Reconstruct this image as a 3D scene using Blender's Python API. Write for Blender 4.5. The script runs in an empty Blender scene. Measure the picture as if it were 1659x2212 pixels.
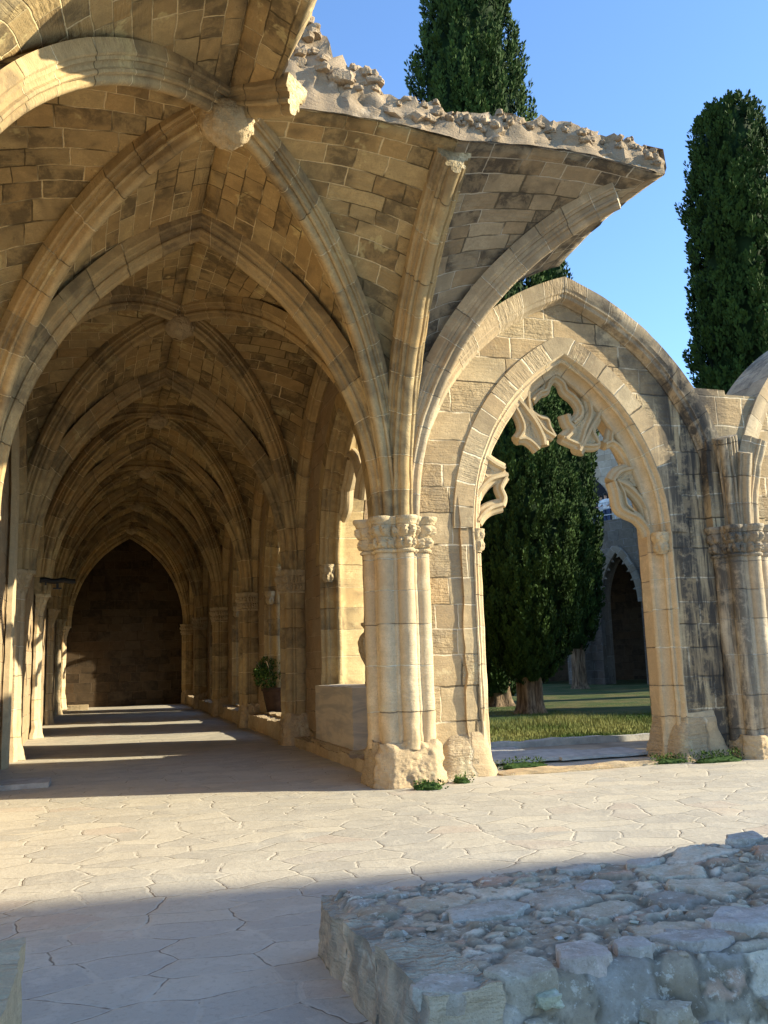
import bpy, bmesh, math, random
from mathutils import Vector, Matrix, noise
import numpy as np
R = math.radians
sc = bpy.context.scene
col = sc.collection
# ------------------------------------------------------------------ camera
CAM = Vector((-3.9158, -11.5436, 1.6)); YAW, PITCH, ROLL = .3124, .1669, -.0304
f_ = Vector((math.sin(YAW)*math.cos(PITCH), math.cos(YAW)*math.cos(PITCH), math.sin(PITCH)))
r_ = Vector((math.cos(YAW), -math.sin(YAW), 0)); u_ = r_.cross(f_)
r2 = r_*math.cos(ROLL)+u_*math.sin(ROLL); u2 = -r_*math.sin(ROLL)+u_*math.cos(ROLL)
cam = bpy.data.cameras.new("camera"); co = bpy.data.objects.new("camera", cam); col.objects.link(co)
m = Matrix((r2, u2, -f_)).transposed().to_4x4(); m.translation = CAM; co.matrix_world = m
cam.sensor_fit = 'VERTICAL'; cam.sensor_height = 24; cam.sensor_width = 18
cam.lens = 1911.4/2212*24; cam.clip_end = 2000; cam.clip_start = .05
sc.camera = co
# ------------------------------------------------------------------ light
SUN_EL = R(23); SUN_PHI = R(18)
S = Vector((math.cos(SUN_PHI)*math.cos(SUN_EL), -math.sin(SUN_PHI)*math.cos(SUN_EL), math.sin(SUN_EL)))
w = bpy.data.worlds.new("World"); sc.world = w; w.use_nodes = True
nt = w.node_tree; bg = nt.nodes['Background']
sky = nt.nodes.new('ShaderNodeTexSky'); sky.sky_type = 'NISHITA'; sky.sun_disc = False
sky.sun_elevation = SUN_EL; sky.sun_rotation = math.atan2(S.x, S.y)
sky.air_density = 1.0; sky.dust_density = .1; sky.ozone_density = 5; sky.altitude = 200
nt.links.new(sky.outputs[0], bg.inputs[0]); bg.inputs[1].default_value = .15
sl = bpy.data.lights.new("sun", 'SUN'); sl.energy = 4.2; sl.angle = R(.55); sl.color = (1, .90, .67)
so = bpy.data.objects.new("sun", sl); col.objects.link(so)
so.rotation_euler = (-S).to_track_quat('-Z', 'Y').to_euler()
sc.view_settings.view_transform = 'Standard'; sc.view_settings.look = 'None'
sc.view_settings.exposure = 1.4; sc.view_settings.gamma = 1
sc.cycles.max_bounces = 6; sc.cycles.diffuse_bounces = 5; sc.cycles.glossy_bounces = 2
# ------------------------------------------------------------------ node helpers
class N:
    def __init__(s, mat_or_tree):
        s.t = mat_or_tree
    def n(s, typ, **kw):
        nd = s.t.nodes.new(typ)
        for k, v in kw.items(): setattr(nd, k, v)
        return nd
    def _in(s, sock, v):
        if isinstance(v, bpy.types.NodeSocket): s.t.links.new(v, sock)
        elif v is not None: sock.default_value = v
    def m(s, op, a, b=None, c=None, clamp=False):
        nd = s.n('ShaderNodeMath', operation=op); nd.use_clamp = clamp
        s._in(nd.inputs[0], a); s._in(nd.inputs[1], b)
        if c is not None: s._in(nd.inputs[2], c)
        return nd.outputs[0]
    def vm(s, op, a, b=None):
        nd = s.n('ShaderNodeVectorMath', operation=op)
        s._in(nd.inputs[0], a); s._in(nd.inputs[1], b); return nd.outputs[0]
    def sep(s, v):
        nd = s.n('ShaderNodeSeparateXYZ'); s._in(nd.inputs[0], v); return nd.outputs
    def comb(s, x=0., y=0., z=0.):
        nd = s.n('ShaderNodeCombineXYZ')
        for i, q in enumerate((x, y, z)): s._in(nd.inputs[i], q)
        return nd.outputs[0]
    def noise(s, vec, scale, detail=4, rough=.6, dist=0., out=0):
        nd = s.n('ShaderNodeTexNoise'); s._in(nd.inputs['Vector'], vec); nd.inputs['Scale'].default_value = scale
        nd.inputs['Detail'].default_value = detail; nd.inputs['Roughness'].default_value = rough; nd.inputs['Distortion'].default_value = dist
        return nd.outputs[out]
    def ramp(s, v, a, b, lo=0., hi=1.):
        nd = s.n('ShaderNodeMapRange'); nd.interpolation_type = 'SMOOTHSTEP'; s._in(nd.inputs[0], v)
        nd.inputs[1].default_value = a; nd.inputs[2].default_value = b; nd.inputs[3].default_value = lo; nd.inputs[4].default_value = hi
        return nd.outputs[0]
    def mix(s, f, a, b, blend='MIX'):
        nd = s.n('ShaderNodeMix', data_type='RGBA', blend_type=blend)
        s._in(nd.inputs[0], f)
        s._in(nd.inputs[6], a if not isinstance(a, tuple) else (*a[:3], 1)); s._in(nd.inputs[7], b if not isinstance(b, tuple) else (*b[:3], 1))
        return nd.outputs[2]
    def white(s, vec):
        nd = s.n('ShaderNodeTexWhiteNoise', noise_dimensions='3D'); s._in(nd.inputs[0], vec); return nd.outputs
    def bump(s, h, dist=.02, strength=1., nrm=None):
        nd = s.n('ShaderNodeBump'); nd.inputs['Strength'].default_value = strength; nd.inputs['Distance'].default_value = dist
        s._in(nd.inputs['Height'], h)
        if nrm is not None: s._in(nd.inputs['Normal'], nrm)
        return nd.outputs[0]

def new_mat(name):
    mt = bpy.data.materials.new(name); mt.use_nodes = True
    b = mt.node_tree.nodes['Principled BSDF']; b.inputs['Roughness'].default_value = .9
    b.inputs['Specular IOR Level'].default_value = .2
    return mt, N(mt.node_tree), b

def stone(name, base, h=.38, bw=.62, blocks=True, joint=.5, var=.35, stain=.35, light=.3, rough=.5, stainc=(.10, .075, .05),
          extra=None, jw=.007, grain=1.):
    """limestone masonry laid out on the UV map (metres)"""
    mt, n, b = new_mat(name)
    uvn = n.n('ShaderNodeUVMap'); uv = uvn.outputs[0]
    P = n.n('ShaderNodeTexCoord').outputs['Object']
    wob = n.noise(uv, 3.5, 1, .6, out=1)
    wob = n.vm('SCALE', n.vm('SUBTRACT', wob, (.5, .5, .5))); wob.node.inputs['Scale'].default_value = .045
    u, v, _ = n.sep(n.vm('ADD', uv, wob))
    v1 = n.m('ADD', v, n.m('MULTIPLY', n.m('SINE', n.m('MULTIPLY', v, 3.1/h*.38)), .16*h))
    vr = n.m('DIVIDE', v1, h)
    row = n.m('FLOOR', vr); fv = n.m('FRACT', vr)
    hr = n.white(n.comb(row, 3.3, 1.7))[0]
    ww = n.m('MULTIPLY_ADD', hr, .55*bw, .72*bw)
    ur = n.m('ADD', n.m('DIVIDE', u, ww), n.m('MULTIPLY', hr, 17.))
    ur = n.m('ADD', ur, n.m('MULTIPLY', n.m('SINE', n.m('MULTIPLY', ur, 2.3)), .17))
    colm = n.m('FLOOR', ur); fu = n.m('FRACT', ur)
    dv = n.m('MULTIPLY', n.m('MINIMUM', fv, n.m('SUBTRACT', 1., fv)), h)
    if blocks:
        du = n.m('MULTIPLY', n.m('MINIMUM', fu, n.m('SUBTRACT', 1., fu)), ww)
        d = n.m('MINIMUM', du, dv)
    else:
        d = dv; colm = n.m('MULTIPLY', row, 1.37)
    # ragged joints
    d = n.m('ADD', d, n.m('MULTIPLY', n.m('SUBTRACT', n.noise(P, 22, 2, .7), .5), .014))
    hc = n.white(n.comb(row, colm, 9.1))
    hcv = hc[0]; hc2 = n.sep(hc[1])
    mask = n.ramp(d, jw*.35, jw*1.3)          # 0 in joint
    big = n.noise(P, .9, 3, .65, .6); mid = n.noise(P, 4.5, 5, .72, .3); fine = n.noise(P, 34*grain, 4, .75)
    # streaks along blocks (cross-bedding)
    bed = n.noise(n.comb(n.m('MULTIPLY', u, 3.), n.m('MULTIPLY', v, 26.), n.m('MULTIPLY', hcv, 9.)), 1., 3, .65)
    c = n.mix(n.m('MULTIPLY', hcv, var), base, tuple(x*.48 for x in base))
    warm = (base[0]*1.05, base[1]*.86, base[2]*.66)
    c = n.mix(n.m('MULTIPLY', hc2[0], .6), c, warm)
    c = n.mix(n.m('MULTIPLY', n.ramp(mid, .42, .72), .35), c, tuple(min(1, x*1.25) for x in base))
    c = n.mix(n.m('MULTIPLY', n.ramp(bed, .52, .75), .22), c, tuple(x*.55 for x in base))
    st = n.m('MULTIPLY', n.ramp(n.m('ADD', big, n.m('MULTIPLY', n.m('SUBTRACT', hc2[1], .5), .34)), .45, .62), n.ramp(mid, .3, .6))
    c = n.mix(n.m('MULTIPLY', st, stain), c, stainc)
    if light:
        lp = n.noise(P, 1.9, 4, .72, .2)
        c = n.mix(n.m('MULTIPLY', n.ramp(lp, .60, .66), light), c, tuple(min(.8, x*1.65) for x in base))
    c = n.mix(n.m('MULTIPLY', n.ramp(fine, .48, .68), .30), c, tuple(x*.5 for x in base))
    c = n.mix(n.m('MULTIPLY', n.ramp(mid, .56, .44), .30), c, tuple(x*.6 for x in base))
    # pits
    vor = n.n('ShaderNodeTexVoronoi'); n._in(vor.inputs['Vector'], P); vor.inputs['Scale'].default_value = 26*grain
    pit = n.m('MULTIPLY', n.ramp(vor.outputs['Distance'], .08, .24, 1, 0), n.ramp(mid, .5, .62))
    c = n.mix(n.m('MULTIPLY', pit, .55), c, tuple(x*.35 for x in base))
    jn = n.noise(P, 1.3, 2, .5)
    rvz = n.ramp(n.noise(P, 60*grain, 3, .8), .35, .65)
    c = n.mix(n.m('MULTIPLY', rvz, .22), c, tuple(x*.45 for x in base))
    jc = n.mix(n.ramp(jn, .43, .52), tuple(x*.22 for x in base), (min(.82, base[0]*1.5), min(.78, base[1]*1.6), min(.68, base[2]*1.85)))
    c = n.mix(n.m('MULTIPLY', n.m('SUBTRACT', 1., mask), joint), c, jc)
    if extra: c = extra(n, c, P, uv)
    n._in(b.inputs['Base Color'], c)
    # height in metres
    er = n.ramp(hc2[2], .45, .9)               # eroded blocks
    he = n.m('MULTIPLY', n.m('ADD', n.m('MULTIPLY', n.m('SUBTRACT', bed, .5), .8), n.m('SUBTRACT', mid, .5)), n.m('MULTIPLY_ADD', er, .035*rough, .006*rough))
    hh = n.m('ADD', he, n.m('MULTIPLY', mask, .012))
    hh = n.m('ADD', hh, n.m('MULTIPLY', fine, .004*(.6+rough)))
    hh = n.m('ADD', hh, n.m('MULTIPLY', hcv, .006))
    hh = n.m('SUBTRACT', hh, n.m('MULTIPLY', pit, .006))
    n._in(b.inputs['Normal'], n.bump(hh, 1., .9))
    return mt

BASE = (.55, .425, .25)
def dark_drip(n, c, P, uv):
    # black water stains where rain runs down beside the second pier and over the arch back
    x, y, z = n.sep(P)
    vn = n.noise(n.comb(n.m('MULTIPLY', x, 5.), y, n.m('MULTIPLY', z, .35)), 1.2, 5, .7)
    fx = n.ramp(n.m('ABSOLUTE', n.m('SUBTRACT', x, 4.95)), .2, 1.0, 1, 0)
    k = n.m('MULTIPLY', fx, n.ramp(vn, .36, .52)); k = n.m('MULTIPLY', k, n.ramp(n.noise(P, 3.2, 5, .75), .36, .52, .35, 1.))
    top = n.m('MULTIPLY', n.ramp(z, 5.2, 6.6), n.ramp(n.noise(P, 2.5, 5, .7), .42, .62))
    top = n.m('MULTIPLY', top, n.ramp(x, 2.9, 3.6))
    k = n.m('MAXIMUM', k, n.m('MULTIPLY', top, .7))
    return n.mix(n.m('MULTIPLY', k, .93), c, (.05, .047, .044))
M = {}
M['wall'] = stone('ashlar_limestone', BASE, h=.40, bw=.60, rough=1.6, stain=.6, joint=.95, var=.75, jw=.012, stainc=(.20, .16, .11), extra=dark_drip)
M['wallring'] = stone('voussoir_limestone', (.56, .44, .27), h=.34, blocks=False, rough=1.1, stain=.5, var=.6, light=.2, joint=.95, jw=.012, extra=dark_drip)
M['carve2'] = stone('stained_carved_limestone', (.46, .385, .275), h=9., blocks=False, rough=.6, stain=.6, light=.1, joint=0, extra=dark_drip)
M['pier'] = stone('pier_limestone', (.63, .505, .32), h=.50, blocks=False, rough=.7, stain=.28, var=.3, light=.2, joint=.75, stainc=(.26, .20, .13))
M['pier2'] = stone('weathered_pier_limestone', (.56, .47, .33), h=.50, blocks=False, rough=.9, stain=.3, var=.3, light=.15, joint=.6, extra=dark_drip)
M['rib'] = stone('rib_limestone', (.55, .415, .215), h=.46, blocks=False, rough=.6, stain=.7, var=.7, light=.3, joint=.75)
M['rib2'] = stone('pale_rib_limestone', (.56, .455, .30), h=.42, blocks=False, rough=.7, stain=.5, var=.5, light=.15, joint=.8, extra=dark_drip)
M['vault'] = stone('vault_limestone', (.55, .405, .195), h=.27, bw=.50, rough=.9, stain=.8, var=.8, light=.55, joint=.9, jw=.009, stainc=(.085, .065, .04))
M['vaultb'] = stone('grey_vault_limestone', (.43, .36, .25), h=.27, bw=.50, rough=.9, stain=.97, var=1., jw=.010, light=.2, joint=.8, stainc=(.07, .06, .05))
M['carve'] = stone('carved_limestone', (.60, .48, .295), h=9., blocks=False, rough=.4, stain=.25, light=.1, joint=0)
M['base'] = stone('eroded_base_limestone', (.58, .465, .30), h=.75, bw=1.3, rough=2.6, stain=.12, light=.3, joint=.4)
M['rough'] = stone('broken_rubble_core', (.44, .345, .235), h=30., blocks=False, rough=2.2, stain=.35, var=.0, light=.5, joint=0)
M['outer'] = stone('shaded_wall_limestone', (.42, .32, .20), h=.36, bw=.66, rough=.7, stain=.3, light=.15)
M['end'] = stone('very_dark_brown_masonry', (.085, .06, .036), h=.36, bw=.66, rough=.9, stain=.8, light=.2, stainc=(.02, .015, .01), joint=.8)  # very dark brown stone with near-black blotches
M['far'] = stone('shade_tone_far_masonry', (.19, .175, .155), h=.42, bw=.7, rough=.6, stain=.5, light=.4, joint=.5, stainc=(.04, .04, .04), jw=.014)  # shaded copy of the far stone, its shade put into the darker colour
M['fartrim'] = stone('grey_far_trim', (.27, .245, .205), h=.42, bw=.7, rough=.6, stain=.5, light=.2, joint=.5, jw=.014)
M['farlit'] = stone('sunlit_tone_far_masonry', (.50, .44, .35), h=.42, bw=.7, rough=.6, stain=.3, light=.2, joint=.5, jw=.014)  # lit copy of the far stone, sunlight put into the paler colour

M['block'] = stone('grey_weathered_block', (.66, .55, .39), h=30., blocks=False, rough=4.5, stain=.75, var=0., light=.5, joint=0, stainc=(.14, .125, .105), grain=1.)
def simple(name, c, rough=.8, var=.25, scale=6., bumpd=.004, metal=0.):
    mt, n, b = new_mat(name); P = n.n('ShaderNodeTexCoord').outputs['Object']
    q = n.noise(P, scale, 5, .65)
    n._in(b.inputs['Base Color'], n.mix(n.ramp(q, .3, .7), tuple(x*(1-var) for x in c), tuple(min(1, x*(1+var)) for x in c)))
    b.inputs['Roughness'].default_value = rough; b.inputs['Metallic'].default_value = metal
    n._in(b.inputs['Normal'], n.bump(n.noise(P, scale*5, 5, .7), bumpd, 1))
    return mt
def marble():
    mt, n, b = new_mat('grey_veined_marble'); P = n.n('ShaderNodeTexCoord').outputs['Object']
    x, y, z = n.sep(P)
    q = n.noise(n.comb(n.m('MULTIPLY', x, .8), n.m('MULTIPLY', y, .6), n.m('MULTIPLY', z, 4.)), 1.2, 6, .6, .8)
    c = n.mix(n.ramp(q, .38, .62), (.62, .54, .42), (.42, .385, .33))
    c = n.mix(n.m('MULTIPLY', n.ramp(n.noise(P, 3., 6, .7), .5, .7), .4), c, (.46, .36, .22))
    n._in(b.inputs['Base Color'], c); b.inputs['Roughness'].default_value = .6
    n._in(b.inputs['Normal'], n.bump(n.noise(P, 30, 5, .7), .004, 1))
    return mt
M['marble'] = marble()
def paving_mat():
    mt, n, b = new_mat('crazy_paving_limestone'); P = n.n('ShaderNodeTexCoord').outputs['Object']
    wob = n.vm('SCALE', n.vm('SUBTRACT', n.noise(P, 1.6, 3, .6, out=1), (.5, .5, .5))); wob.node.inputs['Scale'].default_value = .20
    x, y, z = n.sep(n.vm('ADD', P, wob))
    q = n.comb(n.m('MULTIPLY', x, 2.0), n.m('MULTIPLY', y, 3.1), 0.)
    v1 = n.n('ShaderNodeTexVoronoi', feature='DISTANCE_TO_EDGE', voronoi_dimensions='2D'); n._in(v1.inputs['Vector'], q); v1.inputs['Scale'].default_value = 1.; v1.inputs['Randomness'].default_value = .95
    v2 = n.n('ShaderNodeTexVoronoi', feature='F1', voronoi_dimensions='2D'); n._in(v2.inputs['Vector'], q); v2.inputs['Scale'].default_value = 1.; v2.inputs['Randomness'].default_value = .95
    cell = n.sep(v2.outputs['Color'])
    fine = n.noise(P, 24, 4, .75); mid = n.noise(P, 3.2, 5, .7, .4); big = n.noise(P, .45, 4, .6)
    e = n.m('ADD', v1.outputs['Distance'], n.m('MULTIPLY', n.m('SUBTRACT', n.noise(P, 9, 4, .7), .5), .05))
    mort = n.ramp(e, .02, .05)             # 0 in wide smeared mortar
    crackg = n.m('MULTIPLY', n.ramp(n.noise(P, 1.9, 4, .75), .43, .53), .9)
    crack = n.m('MULTIPLY', n.ramp(n.m('ADD', v1.outputs['Distance'], n.m('MULTIPLY', n.m('SUBTRACT', n.noise(P, 11, 3, .7), .5), .03)), .003, .016, 1, 0), crackg)
    c = n.mix(cell[0], (.52, .465, .36), (.40, .365, .30))
    c = n.mix(n.m('MULTIPLY', n.ramp(cell[1], .62, .85), .6), c, (.40, .375, .32))
    c = n.mix(n.m('MULTIPLY', n.ramp(cell[2], .9, .97), .4), c, (.48, .37, .28))
    c = n.mix(n.m('MULTIPLY', n.m('SUBTRACT', 1., mort), .6), c, (.52, .47, .37))
    c = n.mix(n.m('MULTIPLY', n.ramp(mid, .48, .62), .55), c, (.54, .49, .39))
    c = n.mix(n.m('MULTIPLY', n.ramp(fine, .5, .68), .35), c, (.28, .245, .2))
    c = n.mix(n.m('MULTIPLY', n.ramp(big, .5, .7), .35), c, (.38, .35, .29))
    c = n.mix(n.m('MULTIPLY', crack, .85), c, (.13, .095, .07))
    n._in(b.inputs['Base Color'], c)
    hh = n.m('ADD', n.m('MULTIPLY', mort, .0025), n.m('MULTIPLY', fine, .005))
    hh = n.m('ADD', hh, n.m('MULTIPLY', mid, .014)); hh = n.m('SUBTRACT', hh, n.m('MULTIPLY', crack, .006))
    hh = n.m('ADD', hh, n.m('MULTIPLY', cell[0], .008))
    n._in(b.inputs['Normal'], n.bump(hh, 1., .9)); b.inputs['Roughness'].default_value = .8
    return mt
M['paving'] = paving_mat()
def rock_mat():
    mt, n, b = new_mat('mixed_fieldstone'); P = n.n('ShaderNodeTexCoord').outputs['Object']
    at = n.n('ShaderNodeAttribute', attribute_name='tint').outputs['Color']
    q = n.noise(P, 7, 6, .7); f = n.noise(P, 45, 5, .75)
    c = n.mix(n.ramp(q, .35, .7), n.mix(1., at, (.72, .69, .64), 'MULTIPLY'), at)
    c = n.mix(n.m('MULTIPLY', n.ramp(f, .50, .70), .5), c, (.22, .18, .135)); c = n.mix(n.m('MULTIPLY', n.ramp(n.noise(P, 19, 5, .75), .55, .64), .5), c, (.80, .72, .58))
    n._in(b.inputs['Base Color'], c)
    n._in(b.inputs['Normal'], n.bump(n.m('ADD', n.m('MULTIPLY', q, .03), n.m('MULTIPLY', f, .012)), 1., 1.))
    return mt
M['rock'] = rock_mat()
def mortar_mat():
    mt, n, b = new_mat('lime_mortar_with_flush_stones'); P = n.n('ShaderNodeTexCoord').outputs['Object']
    q = n.noise(P, 3.5, 5, .7); f = n.noise(P, 30, 5, .8)
    wob = n.vm('SCALE', n.vm('SUBTRACT', n.noise(P, 6., 4, .7, out=1), (.5, .5, .5))); wob.node.inputs['Scale'].default_value = .16
    Q = n.vm('ADD', P, wob); x, y, z = n.sep(Q); Q = n.comb(n.m('MULTIPLY', x, .72), y, n.m('MULTIPLY', z, .8))
    v1 = n.n('ShaderNodeTexVoronoi', feature='DISTANCE_TO_EDGE'); n._in(v1.inputs['Vector'], Q); v1.inputs['Scale'].default_value = 6.5
    v2 = n.n('ShaderNodeTexVoronoi'); n._in(v2.inputs['Vector'], Q); v2.inputs['Scale'].default_value = 6.5
    r = n.sep(v2.outputs['Color'])
    st = n.m('MULTIPLY', n.ramp(v1.outputs['Distance'], .07, .11), n.ramp(r[0], .30, .34))
    c = n.mix(n.ramp(q, .35, .65), (.36, .30, .215), (.56, .48, .36))
    c = n.mix(n.m('MULTIPLY', n.ramp(f, .48, .68), .65), c, (.19, .165, .135))
    sc_ = n.mix(r[1], (.82, .72, .56), (.34, .285, .21)); sc_ = n.mix(n.ramp(r[2], .82, .9), sc_, (.46, .40, .37)); sc_ = n.mix(n.ramp(r[2], .12, .06), sc_, (.55, .40, .31))
    sc_ = n.mix(n.m('MULTIPLY', n.ramp(n.noise(P, 16, 5, .75), .46, .6), .7), sc_, (.22, .19, .155))
    c = n.mix(st, c, sc_)
    rim = n.m('MULTIPLY', n.ramp(n.m('ABSOLUTE', n.m('SUBTRACT', v1.outputs['Distance'], .075)), .0, .03, 1, 0), n.ramp(r[0], .30, .34))
    c = n.mix(n.m('MULTIPLY', rim, .8), c, (.10, .08, .06))
    v = n.n('ShaderNodeTexVoronoi'); n._in(v.inputs['Vector'], P); v.inputs['Scale'].default_value = 34
    c = n.mix(n.m('MULTIPLY', n.ramp(v.outputs['Distance'], .1, .3, 1, 0), n.ramp(q, .45, .6, 0, .8)), c, (.70, .65, .57))
    n._in(b.inputs['Base Color'], c)
    hh = n.m('ADD', n.m('MULTIPLY', q, .06), n.m('MULTIPLY', f, .022)); hh = n.m('ADD', hh, n.m('MULTIPLY', n.m('MULTIPLY', st, n.m('ADD', r[1], .5)), .045))
    n._in(b.inputs['Normal'], n.bump(hh, 1., 1.))
    return mt
M['mortar'] = mortar_mat()
def leaf_mat(name, a, b_, trans=.25):
    mt, n, b = new_mat(name)
    at = n.n('ShaderNodeAttribute', attribute_name='tint').outputs['Fac']
    n._in(b.inputs['Base Color'], n.mix(at, a, b_)); b.inputs['Roughness'].default_value = .8
    b.inputs['Specular IOR Level'].default_value = .12
    return mt
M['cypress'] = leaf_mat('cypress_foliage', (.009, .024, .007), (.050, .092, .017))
M['leaf'] = leaf_mat('green_leaves', (.018, .045, .010), (.12, .19, .04))
M['grass'] = leaf_mat('grass_blades', (.035, .075, .012), (.24, .24, .075))
def bark():
    mt, n, b = new_mat('fibrous_bark'); P = n.n('ShaderNodeTexCoord').outputs['Object']
    x, y, z = n.sep(P); q = n.noise(n.comb(n.m('MULTIPLY', x, 14.), n.m('MULTIPLY', y, 14.), n.m('MULTIPLY', z, 1.5)), 1., 5, .7)
    n._in(b.inputs['Base Color'], n.mix(n.ramp(q, .35, .65), (.07, .045, .028), (.27, .19, .115)))
    n._in(b.inputs['Normal'], n.bump(q, .06, 1)); return mt
M['bark'] = bark()
def lawn():
    mt, n, b = new_mat('lawn_soil_and_turf'); P = n.n('ShaderNodeTexCoord').outputs['Object']
    q = n.noise(P, .8, 5, .65); f = n.noise(P, 14, 6, .75)
    c = n.mix(n.ramp(q, .4, .65), (.055, .085, .02), (.14, .12, .045)); c = n.mix(n.m('MULTIPLY', n.ramp(f, .45, .7), .5), c, (.03, .05, .012))
    n._in(b.inputs['Base Color'], c); n._in(b.inputs['Normal'], n.bump(f, .05, 1)); return mt
M['lawn'] = lawn()
M['earth'] = simple('dry_earth', (.34, .28, .20), .95, .3, 1.2, .02)
M['slab'] = simple('grey_paving_slab', (.42, .40, .36), .85, .2, 5., .01)
M['metal'] = simple('dark_metal', (.03, .03, .032), .5, .1, 9., .001, .6)
M['rail'] = simple('grey_rail', (.35, .37, .4), .5, .1, 9., .001, .3)
M['clay'] = simple('dark_terracotta', (.05, .03, .022), .8, .3, 8., .004)
M['skin'] = simple('skin', (.50, .30, .20), .6, .06, 20., .0005)
M['hair'] = simple('dark_hair', (.02, .014, .01), .5, .2, 60., .002)
M['white'] = simple('white_cotton', (.78, .78, .78), .9, .05, 20., .002)
M['jean'] = simple('blue_denim', (.06, .09, .17), .9, .15, 40., .002)
M['black'] = simple('black_cloth_and_opening_shade', (.02, .02, .025), .9, .15, 40., .002)

# ------------------------------------------------------------------ mesh helpers
def tag(o, label=None, cat=None, group=None, kind=None):
    if label: o['label'] = label
    if cat: o['category'] = cat
    if group: o['group'] = group
    if kind: o['kind'] = kind
    return o
def empty(name, loc=(0, 0, 0), rz=0., label=None, cat=None, group=None):
    o = bpy.data.objects.new(name, None); col.objects.link(o); o.location = loc; o.rotation_euler = (0, 0, rz); o.empty_display_size = .3
    return tag(o, label, cat, group)
class MB:
    def __init__(s): s.v = []; s.f = []; s.uv = []; s.tint = []; s.ptint = []
    def vert(s, p): s.v.append(tuple(p)); return len(s.v)-1
    def face(s, idx, uv=None): s.f.append(tuple(idx)); s.uv.append(uv or [(0, 0)]*len(idx))
    def grid(s, rows, uvs=None, close=False, flip=False):
        """rows: list of lists of points (same length)"""
        n0 = len(s.v); nr, nc = len(rows), len(rows[0])
        for r in rows:
            for p in r: s.v.append(tuple(p))
        for i in range(nr-1):
            for j in range(nc-1 if not close else nc):
                j2 = (j+1) % nc
                q = [n0+i*nc+j, n0+i*nc+j2, n0+(i+1)*nc+j2, n0+(i+1)*nc+j]
                if uvs:
                    jj = j+1
                    t = [uvs[i][j], uvs[i][jj], uvs[i+1][jj], uvs[i+1][j]]
                else: t = [(0, 0)]*4
                if flip: q = q[::-1]; t = t[::-1]
                s.f.append(tuple(q)); s.uv.append(t)
    def ngon(s, pts, flip=False, uv=None):
        n0 = len(s.v)
        for p in pts: s.v.append(tuple(p))
        q = list(range(n0, n0+len(pts))); t = uv or [(p[0]+p[1], p[2]) for p in pts]
        if flip: q = q[::-1]; t = t[::-1]
        s.f.append(tuple(q)); s.uv.append(t)
    def box(s, a, b, seg=None, amp=0., sc_=2., seed=0):
        """box from a to b, optionally subdivided and roughened"""
        a = Vector(a); b = Vector(b); d = b-a
        seg = seg or 1e9
        def plane(o, e1, e2):
            n1 = max(1, int(round(e1.length/seg))); n2 = max(1, int(round(e2.length/seg)))
            nrm = e1.cross(e2).normalized()
            rows = []; uvs = []
            for i in range(n2+1):
                r = []; u = []
                for j in range(n1+1):
                    p = o+e1*(j/n1)+e2*(i/n2)
                    if amp: p = p+rough3(p, amp, sc_, seed)
                    r.append(p)
                    if abs(nrm.z) > .7: u.append((p.x, p.y))
                    elif abs(nrm.x) > .7: u.append((p.y, p.z))
                    else: u.append((p.x, p.z))
                rows.append(r); uvs.append(u)
            s.grid(rows, uvs)
        X = Vector((d.x, 0, 0)); Y = Vector((0, d.y, 0)); Z = Vector((0, 0, d.z))
        plane(a, X, Z); plane(a+Y+X, -X, Z); plane(a+Y, -Y, Z); plane(a+X, Y, Z)
        plane(a+Z, X, Y); plane(a+Y, X, -Y)
    def build(s, name, mat, parent=None, smooth=None, loc=None, merge=0.):
        me = bpy.data.meshes.new(name); me.from_pydata(s.v, [], s.f)
        uvl = me.uv_layers.new(name='UVMap')
        flat = [c for t in s.uv for q in t for c in q]
        uvl.data.foreach_set('uv', flat)
        if s.tint:
            a = me.attributes.new('tint', 'FLOAT_COLOR', 'FACE')
            a.data.foreach_set('color', [c for t in s.tint for c in (*t, 1.)])
        if s.ptint:
            a = me.attributes.new('tint', 'FLOAT_COLOR', 'POINT')
            a.data.foreach_set('color', [c for t in s.ptint for c in (*t, 1.)])
        if merge:
            bm = bmesh.new(); bm.from_mesh(me); bmesh.ops.remove_doubles(bm, verts=bm.verts, dist=merge); bm.to_mesh(me); bm.free()
        if smooth is not None:
            me.shade_smooth()
            if smooth < 179: me.set_sharp_from_angle(angle=R(smooth))
        me.materials.append(mat)
        o = bpy.data.objects.new(name, me); col.objects.link(o)
        if parent: o.parent = parent
        if loc: o.location = loc
        return o
def rough3(p, amp, s=2., seed=0):
    q = Vector(p)*s+Vector((seed*3.1, seed*7.7, seed*1.3))
    a = noise.noise_vector(q); b = noise.noise_vector(q*2.7+Vector((5, 5, 5))); c = noise.noise_vector(q*7.1+Vector((9, 1, 5)))
    return (a+b*.5+c*.25)*amp
def nz(x, y=0, z=0): return noise.noise(Vector((x, y, z)))

def sweep(mb, path, prof, uvmode=True, closed=False, bvec=None, rough=0., seed=0, caps=True, r_scale=None, v0=0.):
    """path: list of (P, radial, binormal); prof: list of (b, r)"""
    rows = []; uvs = []; L = v0; last = None
    for k, (P, rad, bn) in enumerate(path):
        if last is not None: L += (P-last).length
        last = P; row = []; u = []; acc = 0; lp = None
        sc_ = r_scale(k/(len(path)-1)) if r_scale else 1.
        for (b, r) in prof:
            p = P+bn*b*sc_+rad*r*sc_
            if rough: p = p+rough3(p, rough, 3.2, seed)
            if lp is not None: acc += math.hypot(b-lp[0], r-lp[1])
            lp = (b, r); row.append(p); u.append((acc, L))
        if closed: u.append((acc+.1, L))
        rows.append(row); uvs.append(u)
    mb.grid(rows, uvs, close=closed)
    if caps:
        for e, fl in ((0, True), (-1, False)):
            mb.ngon(rows[e], flip=fl, uv=[(0., 0.)]*len(prof))
    return L
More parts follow.
